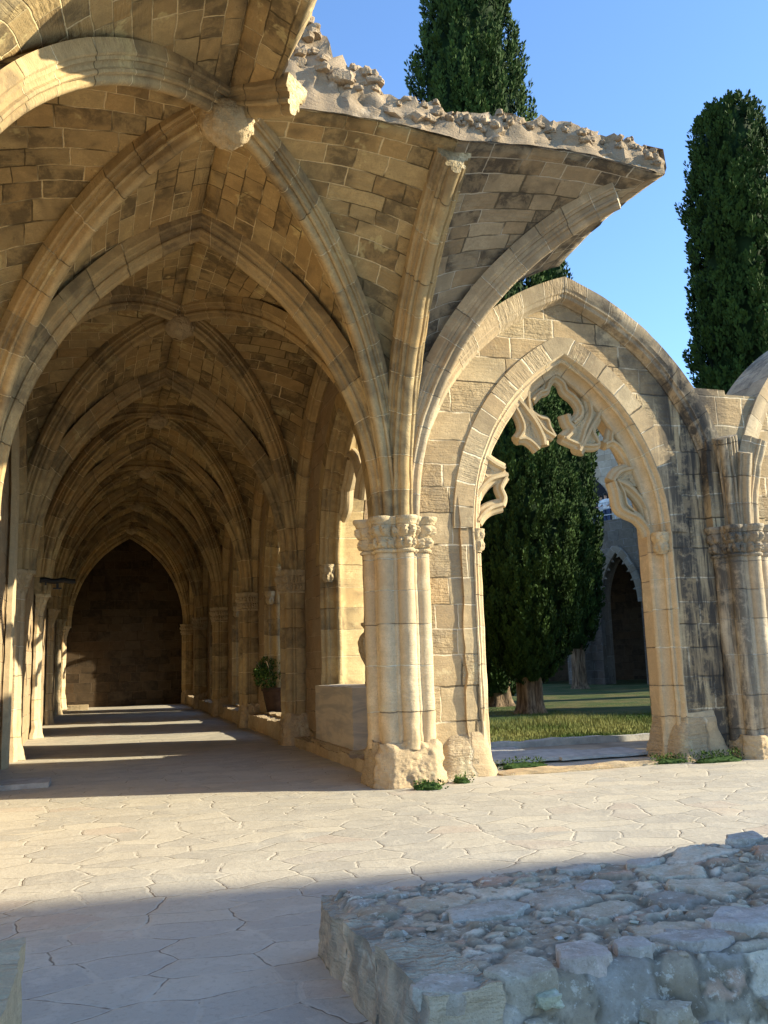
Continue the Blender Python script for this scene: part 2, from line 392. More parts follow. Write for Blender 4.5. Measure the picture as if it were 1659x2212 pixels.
RIBP = [(-.18, .34), (-.18, .215), (-.165, .20), (-.15, .20), (-.142, .165), (-.115, .168), (-.10, .150), (-.095, .115), (-.115, .095), (-.112, .070), (-.09, .058), (-.068, .070), (-.055, .050), (-.052, .018), (-.030, -.004), (0, -.012)]
RIBP += [(-b, r) for b, r in RIBP[-2::-1]]
def arc_pts(p0, p1, zs, ztop, t0=0., t1=1., n=26, off=0.):
    """half of a pointed arch: from springer p0 (xy) to the apex over p1 (xy); returns [(P, radial_out, binormal)]"""
    p0 = Vector((*p0, 0)); p1 = Vector((*p1, 0)); d = (p1-p0); a = d.length; d.normalize(); h = ztop-zs
    Rr = (a*a+h*h)/(2*a); th = math.atan2(h, Rr-a)
    out = []; bn = d.cross(Vector((0, 0, 1)))
    if off: th = math.acos(max(-1, min(1, (Rr-a)/(Rr+off))))
    for i in range(n+1):
        t = (t0+(t1-t0)*i/n)*th
        x = Rr*(1-math.cos(t)); z = Rr*math.sin(t)
        rad = -d*math.cos(t)+Vector((0, 0, 1))*math.sin(t)
        P = p0+d*x+Vector((0, 0, zs+z))+rad*off
        out.append((P, rad, bn))
    return out
def arc_sweep(mb, p0, p1, zs, ztop, prof, t0=0., t1=1., n=30, rough=0., seed=0, caps=False, closed=False, bn=None, flip=False):
    """sweep a moulding along half a pointed arch, mitred at the apex"""
    p0 = Vector((*p0, 0)); p1 = Vector((*p1, 0)); d = (p1-p0); a = d.length; d.normalize(); h = ztop-zs
    Rr = (a*a+h*h)/(2*a); bn = bn or d.cross(Vector((0, 0, 1)))
    rows = []; uvs = []; th0 = math.atan2(h, Rr-a)
    for i in range(n+1):
        s = t0+(t1-t0)*i/n; row = []; u = []; acc = 0; lp = None
        for (b, r) in prof:
            th = math.acos(max(-1, min(1, (Rr-a)/(Rr+r)))); t = s*th
            p = p0+d*(Rr-(Rr+r)*math.cos(t))+Vector((0, 0, zs+(Rr+r)*math.sin(t)))+bn*b
            if rough: p = p+rough3(p, rough, 3.2, seed)
            if lp is not None: acc += math.hypot(b-lp[0], r-lp[1])
            lp = (b, r); row.append(p); u.append((acc, s*th0*Rr))
        if closed: u.append((acc+.1, s*th0*Rr))
        rows.append(row); uvs.append(u)
    mb.grid(rows, uvs, close=closed, flip=flip)
    if caps:
        for e, fl in ((0, True), (-1, False)): mb.ngon(rows[e], flip=fl, uv=[(0., 0.)]*len(prof))
def polar_outline(shafts, core, n=220):
    out = []
    for i in range(n):
        ph = 2*math.pi*i/n; r = core(ph)
        for (al, d, s) in shafts:
            dl = ph-al; q = s*s-(d*math.sin(dl))**2
            if q > 0 and math.cos(dl) > 0: r = max(r, d*math.cos(dl)+math.sqrt(q))
        out.append((ph, r))
    return out
def pier_shafts(angs, big=.15, d=.34, thin=.055):
    s = []
    for a in angs:
        s.append((R(a), d, big))
        s.append((R(a+22.5), d-.02, thin)); s.append((R(a-22.5), d-.02, thin))
    return s
def make_pier(parent, x, y, angs, ztop=3.5, core=.36, big=.15, d=.34, mat='pier', seed=0, thin=.055, zsill=.62, capm='carve', basew=.13, capscale=1.):
    outl = polar_outline(pier_shafts(angs, big, d, thin), lambda p: core)
    C = Vector((x, y, 0))
    zc = ztop-.42
    def ring(z, k=1., add=0., rg=0., extra=None):
        row = []
        for ph, r in outl:
            rr = r*k+add
            if extra: rr += extra(ph, z)
            p = C+Vector((math.cos(ph)*rr, math.sin(ph)*rr, z))
            if rg: p = p+rough3(p, rg, 3.0, seed)
            row.append(p)
        return row
    def uvrow(z):
        return [(ph*.42, z) for ph, r in outl]+[(2*math.pi*.42, z)]
    # shaft
    mb = MB(); zz = [zsill-.1+(zc-zsill+.1)*i/70 for i in range(71)]
    def wear(z):
        g = abs(((z+.16*.5*math.sin(z*3.1/.5*.38))/.5) % 1.-.5)
        return -.012 if g > .485 else 0
    mb.grid([ring(z, 1, 0, .008+.02*max(0, 1-(z-zsill)/.9)**2) for z in zz], [uvrow(z) for z in zz], close=True)
    sh = mb.build('shaft', M[mat], parent, 40)
    # base: battered and eroded
    mb = MB(); rows = []; uvs = []
    hw = max(core, d+big*.75)*1.0
    for i in range(36):
        t = i/35; z = -.03+(zsill+.03)*t; row = []
        for q_, (ph, r) in enumerate(outl):
            c_, s_ = math.cos(ph), math.sin(ph)
            ph2 = ph+.0; sq = min(hw/max(abs(c_), abs(s_)), hw*1.16)*(1+.13*(1-t)**1.6)+.015
            q = Vector((c_*1.5+x, s_*1.5+y, z*3.6))
            chip = max(0, noise.noise(q*1.7+Vector((3, 1, seed)))-.1)*.07+max(0, noise.noise(q*4.1)-.1)*.025
            rr = sq-chip+.012*noise.noise(q*9)
            if t > .72: rr = min(rr, sq-(t-.72)*.42*(.5+noise.noise(q*2.2+Vector((7, 0, 0)))) )
            row.append(C+Vector((c_*rr, s_*rr, z+(.05*noise.noise(q*2.) if i == 35 else 0))))
        rows.append(row); uvs.append(uvrow(z))
    mb.grid(rows, uvs, close=True); mb.ngon(rows[-1], uv=[(0, 0)]*len(outl))
    mb.build('base', M['base'], parent, 35)
    # capital
    mb = MB(); rows = []; uvs = []
    def leaf(ph, z):
        t = (z-zc)/.32; tier = 0 if t < .5 else 1; tt = (t*2) % 1.
        k = abs(math.sin(ph*13+tier*1.57))
        body = .060*k*math.sin(min(1, tt*1.05)*math.pi)**.7
        crisp = .022*nz(ph*16, z*34, seed)+.018*nz(ph*32, z*60, seed+3)
        return body+crisp
    for i in range(34):
        t = i/33; z = zc+.32*t
        k = 1.02+.16*t**1.4
        rows.append(ring(z, k*capscale, .0, 0, leaf if .06 < t < .95 else None)); uvs.append(uvrow(z))
    prof = [(.0, 1.06), (.012, 1.10), (.03, 1.11), (.045, 1.07)]
    neck = [ring(zc-.05+dz, 1, (k-1)*.4) for dz, k in prof]
    mb.grid(neck, [uvrow(0)]*4, close=True)
    mb.grid(rows, uvs, close=True)
    ab = [(.32, 1.10), (.325, 1.20), (.36, 1.22), (.375, 1.27), (.415, 1.29), (.43, 1.27), (.435, 1.05), (.436, .3)]
    mb.grid([ring(zc+dz, k*capscale, 0, .006) for dz, k in ab], [uvrow(0)]*8, close=True)
    mb.build('capital', M[capm], parent, 45)
    return sh

# ------------------------------------------------------------------ dimensions
W = 5.45; Bx = 5.67; HC = 3.5; ZR = 7.42; ZW = 7.62     # rib intrados apex, web apex
YS = [0, 6.55, 12.22, 18.12, 24.0, 29.5]
XM = -W/2

# ---- ground
def sheet(name, poly, z, mat, kind='structure'):
    mb = MB(); mb.ngon([(x, y, z) for x, y in poly]); o = mb.build(name, mat); tag(o, kind=kind); return o
sheet('ground', [(-400, -400), (400, -400), (400, 400), (-400, 400)], -.02, M['earth'])
mb = MB(); nx, ny = 130, 260
rows = []
for i in range(ny+1):
    y = -14+44*i/ny
    rows.append([(-9+23*j/nx, y, .004+.012*nz((-9+23*j/nx)*.6, y*.6)+.006*nz((-9+23*j/nx)*2.3, y*2.3)) for j in range(nx+1)])
mb.grid(rows); tag(mb.build('paving', M['paving'], None, 180), kind='structure')
sheet('path', [(1.2, 1.05), (12.0, 1.05), (12.0, 3.05), (1.2, 3.05)], .03, M['earth'])
mb = MB(); rows = []
for i in range(61):
    y = 3.1+33*i/60; rows.append([(1.3+25*j/60, y, .045+.09*nz((1.3+25*j/60)*.25, y*.25)*min(1, i/6)+.05*min(1, i/14)) for j in range(61)])
mb.grid(rows); tag(mb.build('lawn', M['lawn'], None, 180), kind='structure')

# ------------------------------------------------------------------ pointed-arch wall bay (local: x along wall, y depth, z up)
def win_path(cx, a, zs, zt, zbot, n=30):
    """(x, z, nx, nz) along left jamb, arch, right jamb; n points towards the opening"""
    out = []; h = zt-zs; Rr = (a*a+h*h)/(2*a); th = math.atan2(h, Rr-a)
    k = max(2, int((zs-zbot)/.12))
    for i in range(k): out.append((cx-a, zbot+(zs-zbot)*i/k, 1., 0.))
    for i in range(n+1):
        t = th*i/n; out.append((cx-a+Rr*(1-math.cos(t)), zs+Rr*math.sin(t), math.cos(t), -math.sin(t)))
    L = list(out)
    for (x, z, ax, az) in reversed(L): out.append((2*cx-x, z, -ax, az))
    return out, k, n
def arcade_bay(parent, L, zbot=0., aw=1.66, zwt=6.2, th=.95, wm='wall', rm='rib', front=.07, open_top=True, ztop=None, rib=True, back=True, mb_noise=.012):
    cx = L/2; zs = HC-.05
    wp, k, n = win_path(cx, aw, zs, zwt, zbot)
    # outer limiting curve of the front face = wall-arch intrados curve (tucked under the rib)
    ao = L/2-.02; ho = 7.35-HC
    op, k2, n2 = win_path(cx, ao, HC, 7.30, zbot)
    assert len(op) >= 2
    # resample outer to same structure
    Ro = (ao*ao+ho*ho)/(2*ao)
    def outer(i, side):
        # param matching
        if i < k:
            z = wp[i][1]; x = cx-ao
        else:
            t = (i-k)/n; tho = math.atan2(7.30-HC, (ao*ao+(7.30-HC)**2)/(2*ao)-ao); Rr = (ao*ao+(7.30-HC)**2)/(2*ao)
            x = cx-ao+Rr*(1-math.cos(tho*t)); z = HC+Rr*math.sin(tho*t)
        return (x if side < 0 else 2*cx-x, z)
    def face(y, flip, name, mat, topcut=None):
        mb = MB()
        for side in (-1, 1):
            rows = []; uvs = []
            for i in range(k+n+1):
                x0, z0 = wp[i][0], wp[i][1]
                if side > 0: x0 = 2*cx-x0
                x1, z1 = outer(i, side)
                r = []; u = []
                for j in range(15):
                    s = j/14; x = x0+(x1-x0)*s; z = z0+(z1-z0)*s
                    er = mb_noise*(1+2.2*max(0, 1-z/3.2))*min(1, j/4)
                    yy = y+er*(nz(x*3, z*4, y)+.6*nz(x*8, z*13, y+4))*(1 if not flip else -1)
                    r.append((x, yy, z)); u.append((x, z))
                rows.append(r); uvs.append(u)
            mb.grid(rows, uvs, flip=(side > 0) ^ flip)
        return mb.build(name, mat, parent, 60)
    face(front, True, 'wall_face', M[wm])
    if back: face(th, False, 'wall_back', M[wm])
    # jamb and arch moulding
    prof = [(-.02, front-.02), (.0, front-.025), (.02, front+.0), (.03, front+.06), (.05, front+.07), (.075, front+.06), (.095, front+.085), (.09, front+.12), (.07, front+.135), (.10, front+.20), (.16, front+.24),
            (.20, front+.24), (.225, front+.27), (.225, front+.31), (.20, front+.34), (.16, front+.36), (.08, front+.48), (.06, th-.1), (.0, th-.03), (-.02, th+.01)]
    mb = MB(); rows = []; uvs = []; LL = 0; last = None
    for idx, (x, z, ax, az) in enumerate(wp):
        if last: LL += math.hypot(x-last[0], z-last[1])
        last = (x, z); r = []; u = []; acc = 0
        for q, (nn, y) in enumerate(prof):
            p = Vector((x+ax*nn, y, z+az*nn)); lo = max(0, 1-z/2.4)
            p = p+rough3(p, .008+.03*lo**2, 3.3, 5)
            r.append(p); acc += .05; u.append((acc, LL))
        rows.append(r); uvs.append(u)
    mb.grid(rows, uvs, flip=False)
    mb.build('window_moulding', M[rm], parent, 42)
    # voussoir ring, 4 mm proud
    mb = MB(); rows = []; uvs = []; LL = 0; last = None
    for (x, z, ax, az) in wp[k:k+2*n+2]:
        if last: LL += math.hypot(x-last[0], z-last[1])
        last = (x, z); rows.append([(x-ax*.01, front-.028, z-az*.01), (x-ax*.30, front-.026, z-az*.30), (x-ax*.31, front+.02, z-az*.31)]); uvs.append([(0, LL), (.3, LL), (.32, LL)])
    mb.grid(rows, uvs, flip=True)
    mb.build('voussoir_ring', M['wallring' if wm == 'wall' else rm], parent, 60)
    # window capitals
    for sx in (-1, 1):
        mb = MB(); xc = cx+sx*(aw-.085)
        rows = []; 
        for t in range(18):
            z = zs-.34+.34*t/17; rr = .085+.035*(t/17)+(.02 if t >= 15 else 0)
            row = []
            for q in range(28):
                ph = 2*math.pi*q/28; e = (.035*abs(math.sin(ph*3.5+(1.57 if t > 9 else 0)))*math.sin((t % 9)/9*math.pi)+.02*abs(nz(ph*9, z*30, sx))) if 1 < t < 15 else 0
                row.append((xc+math.cos(ph)*(rr+e), front+.13+math.sin(ph)*(rr+e), z))
            rows.append(row)
        mb.grid(rows, None, close=True); mb.ngon(rows[-1]); mb.build('window_capital', M['carve'], parent, 45)
    return wp

def wall_rib(parent, L, y, prof_depth=.30, t0=0., t1=1., halves=(0, 1), mat='rib2', ext=True):
    """wall arch: swept rib in plane y, extrados thick"""
    mb = MB()
    pf = [(.28, .36), (-.115, .36), (-.12, .20), (-.105, .18), (-.10, .13), (-.07, .11), (-.06, .06), (-.02, .035), (.02, .03), (.05, .0), (.10, .02), (.14, .04), (.28, .05)]
    for hf in halves:
        arc_sweep(mb, (.32, y) if hf == 0 else (L-.32, y), (L/2, y), HC, 7.02, pf, t0, t1, 36, rough=.007, seed=hf+2, closed=True, bn=Vector((0, 1, 0)), flip=(hf == 0))
    return mb.build('wall_arch', M[mat], parent, 40)

def bars(parent, curves, y, name='tracery', wd=.075, dp=.12, seed=0):
    mb = MB()
    for ci, (pts, k) in enumerate(curves):
        P = [Vector((a, y, b)) for a, b in pts]
        # catmull-rom
        fine = []
        for i in range(len(P)-1):
            p0 = P[max(0, i-1)]; p1 = P[i]; p2 = P[i+1]; p3 = P[min(len(P)-1, i+2)]
            for s in range(7):
                t = s/7; fine.append(.5*((2*p1)+(p2-p0)*t+(2*p0-5*p1+4*p2-p3)*t*t+(3*p1-p0-3*p2+p3)*t**3))
        fine.append(P[-1])
        path = []
        for i, q in enumerate(fine):
            tg = (fine[min(len(fine)-1, i+1)]-fine[max(0, i-1)]).normalized()
            rad = Vector((tg.z, 0, -tg.x)); path.append((q, rad, Vector((0, 1, 0))))
        w_ = wd*k; d_ = dp*min(1.1, .7+.3*k)
        pf = [(-d_*1.05, -.018*k), (-d_*.8, -.03*k), (-d_*.62, -.04*k), (-d_*.50, -w_*.8), (-d_*.2, -w_), (d_*.2, -w_), (d_*.6, -w_*.7), (d_, -.02),
              (d_, .02), (d_*.6, w_*.7), (d_*.2, w_), (-d_*.2, w_), (-d_*.50, w_*.8), (-d_*.62, .04*k), (-d_*.8, .03*k), (-d_*1.05, .018*k)]
        pf = [(b, r) for b, r in pf]
        sweep(mb, path, pf, closed=True, rough=.005, seed=seed+ci)
    return mb.build(name, M['carve'], parent, 24)

# ------------------------------------------------------------------ vaulted gallery
gal = empty('vaulted_gallery', (0, 0, 0), 0, 'long rib-vaulted stone walkway with broken corner bay open to the sky', 'cloister walk')
def cell_half(mb, pd, pa, t0=0., t1=1., ns=12, nt_=34, edge_noise=0., uoff=0., flip=False):
    """pd: arch tuple (p0,p1) of diagonal, pa: of bounding arch; both param by t; ruled between"""
    D = arc_pts(pd[0], pd[1], HC, ZR, t0, t1, nt_, off=.20); A = arc_pts(pa[0], pa[1], HC, ZR, t0, t1, nt_, off=.20)
    rows = []; uvs = []; L = 0; rd = (A[-1][0]-D[-1][0]); rd.z = 0; rd.normalize()
    for i in range(nt_+1):
        d = D[i][0]; a = A[i][0]; w_ = (a-d).length
        if i: L += ((d-D[i-1][0]).length+(a-A[i-1][0]).length)/2
        r = []; u = []
        for j in range(ns+1):
            s = j/ns; p = d+(a-d)*s; p = p+Vector((0, 0, .10*math.sin(math.pi*s)*(i/nt_)))+rough3(p, .008, 2.0, 3)
            r.append(p); u.append((uoff+p.dot(rd), L))
        rows.append(r); uvs.append(u)
    uvs = [[(a, b-L) for a, b in q] for q in uvs]
    # orient downwards
    e1 = rows[nt_//2][1]-rows[nt_//2][0]; e2 = rows[nt_//2+1][0]-rows[nt_//2][0]
    mb.grid(rows, uvs, flip=(e1.cross(e2).z > 0))
    return rows
def solid(o, t=.28):
    md = o.modifiers.new('thickness', 'SOLIDIFY'); md.thickness = t; md.offset = -1; return o
def spring(c, toward, d=.33):
    v = (Vector(toward)-Vector(c)).normalized()*d; return (c[0]+v.x, c[1]+v.y)
def boss(parent, x, y, z=ZR-.02, seed=0, r=.25):
    mb = MB(); rows = []
    for i in range(26):
        th = math.pi*i/25
        row = []
        for j in range(44):
            ph = 2*math.pi*j/44; q = Vector((math.sin(th)*math.cos(ph), math.sin(th)*math.sin(ph), math.cos(th)))
            k = r*(1+.16*noise.noise(q*3.2+Vector((seed, 0, 0)))+.14*abs(noise.noise(q*8+Vector((seed, 3, 0))))+.05*noise.noise(q*20))
            row.append((x+q.x*k, y+q.y*k, z+q.z*k*.85))
        rows.append(row)
    mb.grid(rows, None, close=True); return mb.build('boss', M['carve'], parent, 180)

RC = (-W, -W)
def bay(y0, y1, idx):
    cy = (y0+y1)/2; B = (XM, cy)
    cs = {'a': (0, y0), 'b': (0, y1), 'c': (-W, y1), 'd': (-W, y0)}
    mbD = MB()
    for k, c in cs.items():
        mbR = MB(); arc_sweep(mbR, spring(c, B), B, HC, ZR, RIBP, 0, .985, 30, rough=.006, seed=idx); mbR.build('diagonal_rib', M['rib'], gal, 40)
    # webs
    mb = MB()
    A = {'n': (XM, y1), 's': (XM, y0), 'e': (0, cy), 'w': (-W, cy)}
    for c, (e1, e2) in {'a': ('s', 'e'), 'b': ('n', 'e'), 'c': ('n', 'w'), 'd': ('s', 'w')}.items():
        for e in (e1, e2):
            # wall-side arches spring from the pier centre line itself
            cell_half(mb, (spring(cs[c], B, .10), B), (spring(cs[c], A[e], .10), A[e]), uoff=(ord(c)*1.7+ord(e)*.9), ns=8, nt_=26)
    solid(mb.build('vault_web', M['vault'], gal, 40))
    boss(gal, B[0], B[1], seed=idx*3)
for i in range(5): bay(YS[i], YS[i+1], i)
# transverse ribs
TRP = [(b*1.2, r) for b, r in RIBP]
for i, y in enumerate(YS):
    for c, s in (((0, y), 1), ((-W, y), -1)):
        mb = MB(); arc_sweep(mb, spring(c, (XM, y), .34), (XM, y), HC, ZR-.04, TRP, 0, 1, 32, rough=.007 if i != 2 else .02, seed=i+9)
        mb.build('transverse_rib', M['rib'], gal, 40)
# corner bay
B0 = (XM, XM)
mb = MB(); arc_sweep(mb, spring((0, 0), B0), B0, HC, ZR, RIBP, 0, .985, 36, rough=.006, seed=1); mb.build('diagonal_rib', M['rib'], gal, 40)
mb = MB(); arc_sweep(mb, spring((-W, 0), B0), B0, HC, ZR, RIBP, 0, .985, 36, rough=.006, seed=2); mb.build('diagonal_rib', M['rib'], gal, 40)
mb = MB(); arc_sweep(mb, spring((-W, -W), B0), B0, HC, ZR, RIBP, 0, .985, 36, rough=.006, seed=3); mb.build('diagonal_rib', M['rib'], gal, 40)
mb = MB(); arc_sweep(mb, spring((0, -W), B0), B0, HC, ZR, RIBP, .85, .985, 8, rough=.02, seed=4, caps=True); o = mb.build('broken_rib', M['rib'], gal, 40)
boss(gal, XM, XM, seed=77, r=.28)
mb = MB()
sp = lambda c, e: spring(c, e, .10)
cell_half(mb, (sp((0, 0), B0), B0), (sp((0, 0), (XM, 0)), (XM, 0)), uoff=1)
cell_half(mb, (sp((-W, 0), B0), B0), (sp((-W, 0), (XM, 0)), (XM, 0)), uoff=7.3)
cell_half(mb, (sp((-W, 0), B0), B0), (sp((-W, 0), (-W, XM)), (-W, XM)), uoff=11.1)
cell_half(mb, (sp((-W, -W), B0), B0), (sp((-W, -W), (-W, XM)), (-W, XM)), uoff=15.9)
cell_half(mb, (sp((-W, -W), B0), B0), (sp((-W, -W), (XM, -W)), (XM, -W)), uoff=21.9)
cell_half(mb, (sp((0, -W), B0), B0), (sp((0, -W), (XM, -W)), (XM, -W)), .90, 1., uoff=31.9, nt_=8)
solid(mb.build('vault_web', M['vault'], gal, 40), .34)
# right-hand cell of the corner bay, up to the broken ridge
mb = MB(); e_a = cell_half(mb, (sp((0, 0), B0), B0), (sp((0, 0), (0, XM)), (0, XM)), uoff=3.4, ns=16)[-1]
solid(mb.build('vault_web', M['vault'], gal, 40), .07)
# first bay of the ruined walk
B1 = (Bx/2, XM)
mb = MB(); e_b = cell_half(mb, (sp((0, 0), B1), B1), (sp((0, 0), (0, XM)), (0, XM)), uoff=5.2, ns=16)[-1]
e_c = cell_half(mb, (sp((0, 0), B1), B1), (sp((0, 0), (Bx/2, 0)), (Bx/2, .02)), uoff=9.2, ns=16)[-1]
solid(mb.build('vault_web', M['vaultb'], gal, 40), .07)
mb = MB(); arc_sweep(mb, spring((0, 0), (0, XM), .36), (0, XM), HC, ZR-.04, TRP, 0, .97, 40, rough=.012, seed=14, caps=True); mb.build('broken_rib', M['rib'], gal, 40)
mb = MB(); arc_sweep(mb, spring((0, 0), B1), B1, HC, ZR, RIBP, 0, .90, 40, rough=.008, seed=15, caps=True); mb.build('broken_rib', M['rib2'], gal, 40)
# broken masonry along the ridge: face of the vault core with rubble
def rock(mb, c, r, seed, flat=(1, 1, 1), tint=(.5, .45, .38), n1=9, n2=12, cubic=.35, rz=0.):
    n0 = len(mb.v); sv = Vector((seed*1.7, seed*.9, seed*2.3)); cr, sr = math.cos(rz), math.sin(rz)
    for i in range(n1):
        th = math.pi*i/(n1-1)
        for j in range(n2):
            ph = 2*math.pi*j/n2; q = Vector((math.sin(th)*math.cos(ph), math.sin(th)*math.sin(ph), math.cos(th)))
            mx = max(abs(q.x), abs(q.y), abs(q.z)); q2 = q*(1-cubic)+(q/mx)*cubic*.95
            k = r*(1+.35*noise.noise(q*1.4+sv)+.22*noise.noise(q*3.1+sv))
            X, Y, Z = q2.x*k*flat[0], q2.y*k*flat[1], q2.z*k*flat[2]
            mb.v.append((c[0]+X*cr-Y*sr, c[1]+X*sr+Y*cr, c[2]+Z))
    for i in range(n1-1):
        for j in range(n2):
            j2 = (j+1) % n2; mb.f.append((n0+i*n2+j, n0+(i+1)*n2+j, n0+(i+1)*n2+j2, n0+i*n2+j2)); mb.uv.append([(0, 0)]*4); mb.tint.append(tint)
rnd = random.Random(7)
def edge_band(line, hfun, back, name='broken_edge'):
    """line: list of points along the broken ridge; rubble face rising above them and sloping back"""
    line = [Vector(p) for p in line]
    mb = MB(); nr = 11; rows = []
    # resample
    acc = [0]
    for a, b in zip(line, line[1:]): acc.append(acc[-1]+(b-a).length)
    n = int(acc[-1]/.06)
    P = []
    for i in range(n+1):
        t = acc[-1]*i/n; k = max(j for j in range(len(acc)-1) if acc[j] <= t+1e-9); s = (t-acc[k])/(acc[k+1]-acc[k]); P.append(line[k].lerp(line[k+1], min(1, s)))
    for i, p in enumerate(P):
        u = i/n; h = hfun(u)*(1+.25*nz(i*.21, 3, 1)+.12*nz(i*.7, 5, 1)); row = []
        for q in range(nr+1):
            s = q/nr
            z = h*min(1, s*1.35)+(.12*nz(i*.33, q*.7, 4) if s > .6 else 0); bk = -.03+.12*s*h+back*max(0, s-.72)**1.2*2.5
            pt = p+Vector((0, bk, z))
            if q: pt = pt+rough3(pt, .03 if s < .2 else .10, 2.6, 8)+rough3(pt, .045, 7., 3)
            else: pt = pt+rough3(pt, .012, 4., 3)
            row.append(pt)
        rows.append(row)
    mb.grid(rows, [[(a*.06, b*.1) for b in range(nr+1)] for a in range(n+1)])
    # stones bedded in it
    for i, p in enumerate(P):
        u = i/n; h = hfun(u)
        for q in range(3 if h > .5 else 2):
            if rnd.random() < .75:
                s = rnd.uniform(.25, 1); r = rnd.uniform(.03, .07)*(1+.6*(h > .5))
                row = rows[i]; pt = row[min(nr, int(s*nr*.75)+2)]+Vector((0, .02, 0))
                g = rnd.uniform(.75, 1.15); tt = rnd.choice([(.46, .37, .26), (.38, .31, .22), (.50, .43, .33), (.32, .27, .20)])
                rock(mb, pt, r, rnd.random()*50, (1.3, .8, .7), tuple(x*g for x in tt), 11, 14, rz=rnd.random()*6, cubic=.7)
    mb.tint = []
    return mb.build(name, M['rough'], gal, 38)
edge_band(e_a, lambda u: .38+1.5*max(0, 1-u/.74)**1.25, 1.0)
edge_band(e_b[::-1], lambda u: .40-.06*u+.12*max(0, u-.9)*10*.3, .8)
# rim of the last cell (seen edge-on against the sky)
mb = MB(); rows = []
for i, p in enumerate(e_c):
    rows.append([p+rough3(p, .02, 4), p+Vector((.05, 0, .12))+rough3(p, .04, 5, 2), p+Vector((.02, 0, .32))+rough3(p, .05, 5, 3), p+Vector((-.25, 0, .38))+rough3(p, .05, 5, 4)])
mb.grid(rows, flip=True); mb.build('broken_edge', M['rough'], gal, 50)
# top of remaining near vault: fresh broken rim
mb = MB(); rim = arc_pts(sp((0, -W), B0), B0, HC, ZR, .90, .90, 1, off=.2)[0][0]; rim2 = arc_pts(sp((0, -W), (XM, -W)), (XM, -W), HC, ZR, .90, .90, 1, off=.2)[0][0]
rows = []
for i in range(41):
    p = rim.lerp(rim2, i/40); p = p+Vector((0, 0, .10*math.sin(math.pi*i/40)*.84))
    rows.append([p+Vector((-.06, 0, -.012))+rough3(p, .01, 5, 1), p+Vector((.03, 0, 0))+rough3(p, .03, 6, 2), p+Vector((.06, 0, .15))+rough3(p, .05, 6, 3), p+Vector((-.02, 0, .36))+rough3(p, .05, 6, 4), p+Vector((-.5, 0, .5))])
mb.grid(rows, flip=True); mb.build('broken_edge', M['rough'], gal, 50)

# roof fill above the intact walk and arcade wall upper part
mb = MB(); mb.box((-W-.9, .45, 8.0), (1.0, 30.4, 8.25)); mb.build('roof_terrace', M['outer'], gal)
# arcade bays of the gallery
for i in range(5):
    L = YS[i+1]-YS[i]
    e = bpy.data.objects.new('arcade_bay', None)   # part group: one bay of the arcade wall
    mbt = None
    frame = empty('arcade_bay', (0, YS[i+1], 0), R(-90)); frame.parent = gal
    arcade_bay(frame, L, zbot=.42 if i else .30, aw=min(1.66, L/2-1.0), wm='outer', rm='rib', front=.10, zwt=6.1, mb_noise=.02)
    wall_rib(frame, L, 0.0, mat='rib')
    mb = MB(); mb.box((0, .12, -.05), (L, 1.02, .42 if i else .26), .09, .05, 2.5, i); mb.box((.4, -.22, -.05), (L-.4, .10, .36 if i else .17), .09, .05, 2.5, i+4)
    mb.build('sill_wall', M['base'], frame, 55)
    # wall above the wall arch
    mb = MB(); mb.box((0, .36, 7.1), (L, .93, 8.0)); mb.build('parapet', M['outer'], frame)
    mb = MB()
    for hf in (0, 1):
        pts = arc_pts((0, .34) if hf == 0 else (L, .34), (L/2, .34), HC, 7.2, 0, 1, 24)
        mb.grid([[P, (P.x, .34, 8.05)] for P, _, _ in pts], [[(P.x, P.z), (P.x, 8.)] for P, _, _ in pts])
    mb.build('haunch_wall', M['outer'], frame)
def garden_spandrel(frame, L, y):
    pass
# outer wall (left), responds, wall arches
mb = MB()
rows = []; uvs = []
for i in range(150):
    y = -6.2+36.*i/149; rows.append([(-W-.04+.015*nz(y*2, z*.2*3), y, z*.2-.05) for z in range(41)]); uvs.append([(y, z*.2) for z in range(41)])
mb.grid(rows, uvs, flip=True); mb.build('outer_wall', M['outer'], gal, 60)
mb = MB(); mb.box((-W-.95, -6.2, -.05), (-W-.08, 29.8, 7.99)); mb.build('outer_wall_core', M['outer'], gal)
mb = MB()
for i in range(-1, 5):
    y0 = YS[i] if i >= 0 else -W; y1 = YS[i+1]; L = y1-y0
    for hf in (0, 1):
        p0 = (-W+.02, y0+.3) if hf == 0 else (-W+.02, y1-.3)
        arc_sweep(mb, p0, (-W+.02, (y0+y1)/2), HC, 7.1, [(-.14, .3), (-.14, .10), (-.10, .07), (-.09, .03), (-.04, 0), (.0, .0), (.06, .0)], 0, 1, 24, rough=.006, bn=Vector((-1, 0, 0)))
mb.build('wall_arch', M['rib'], gal, 40)
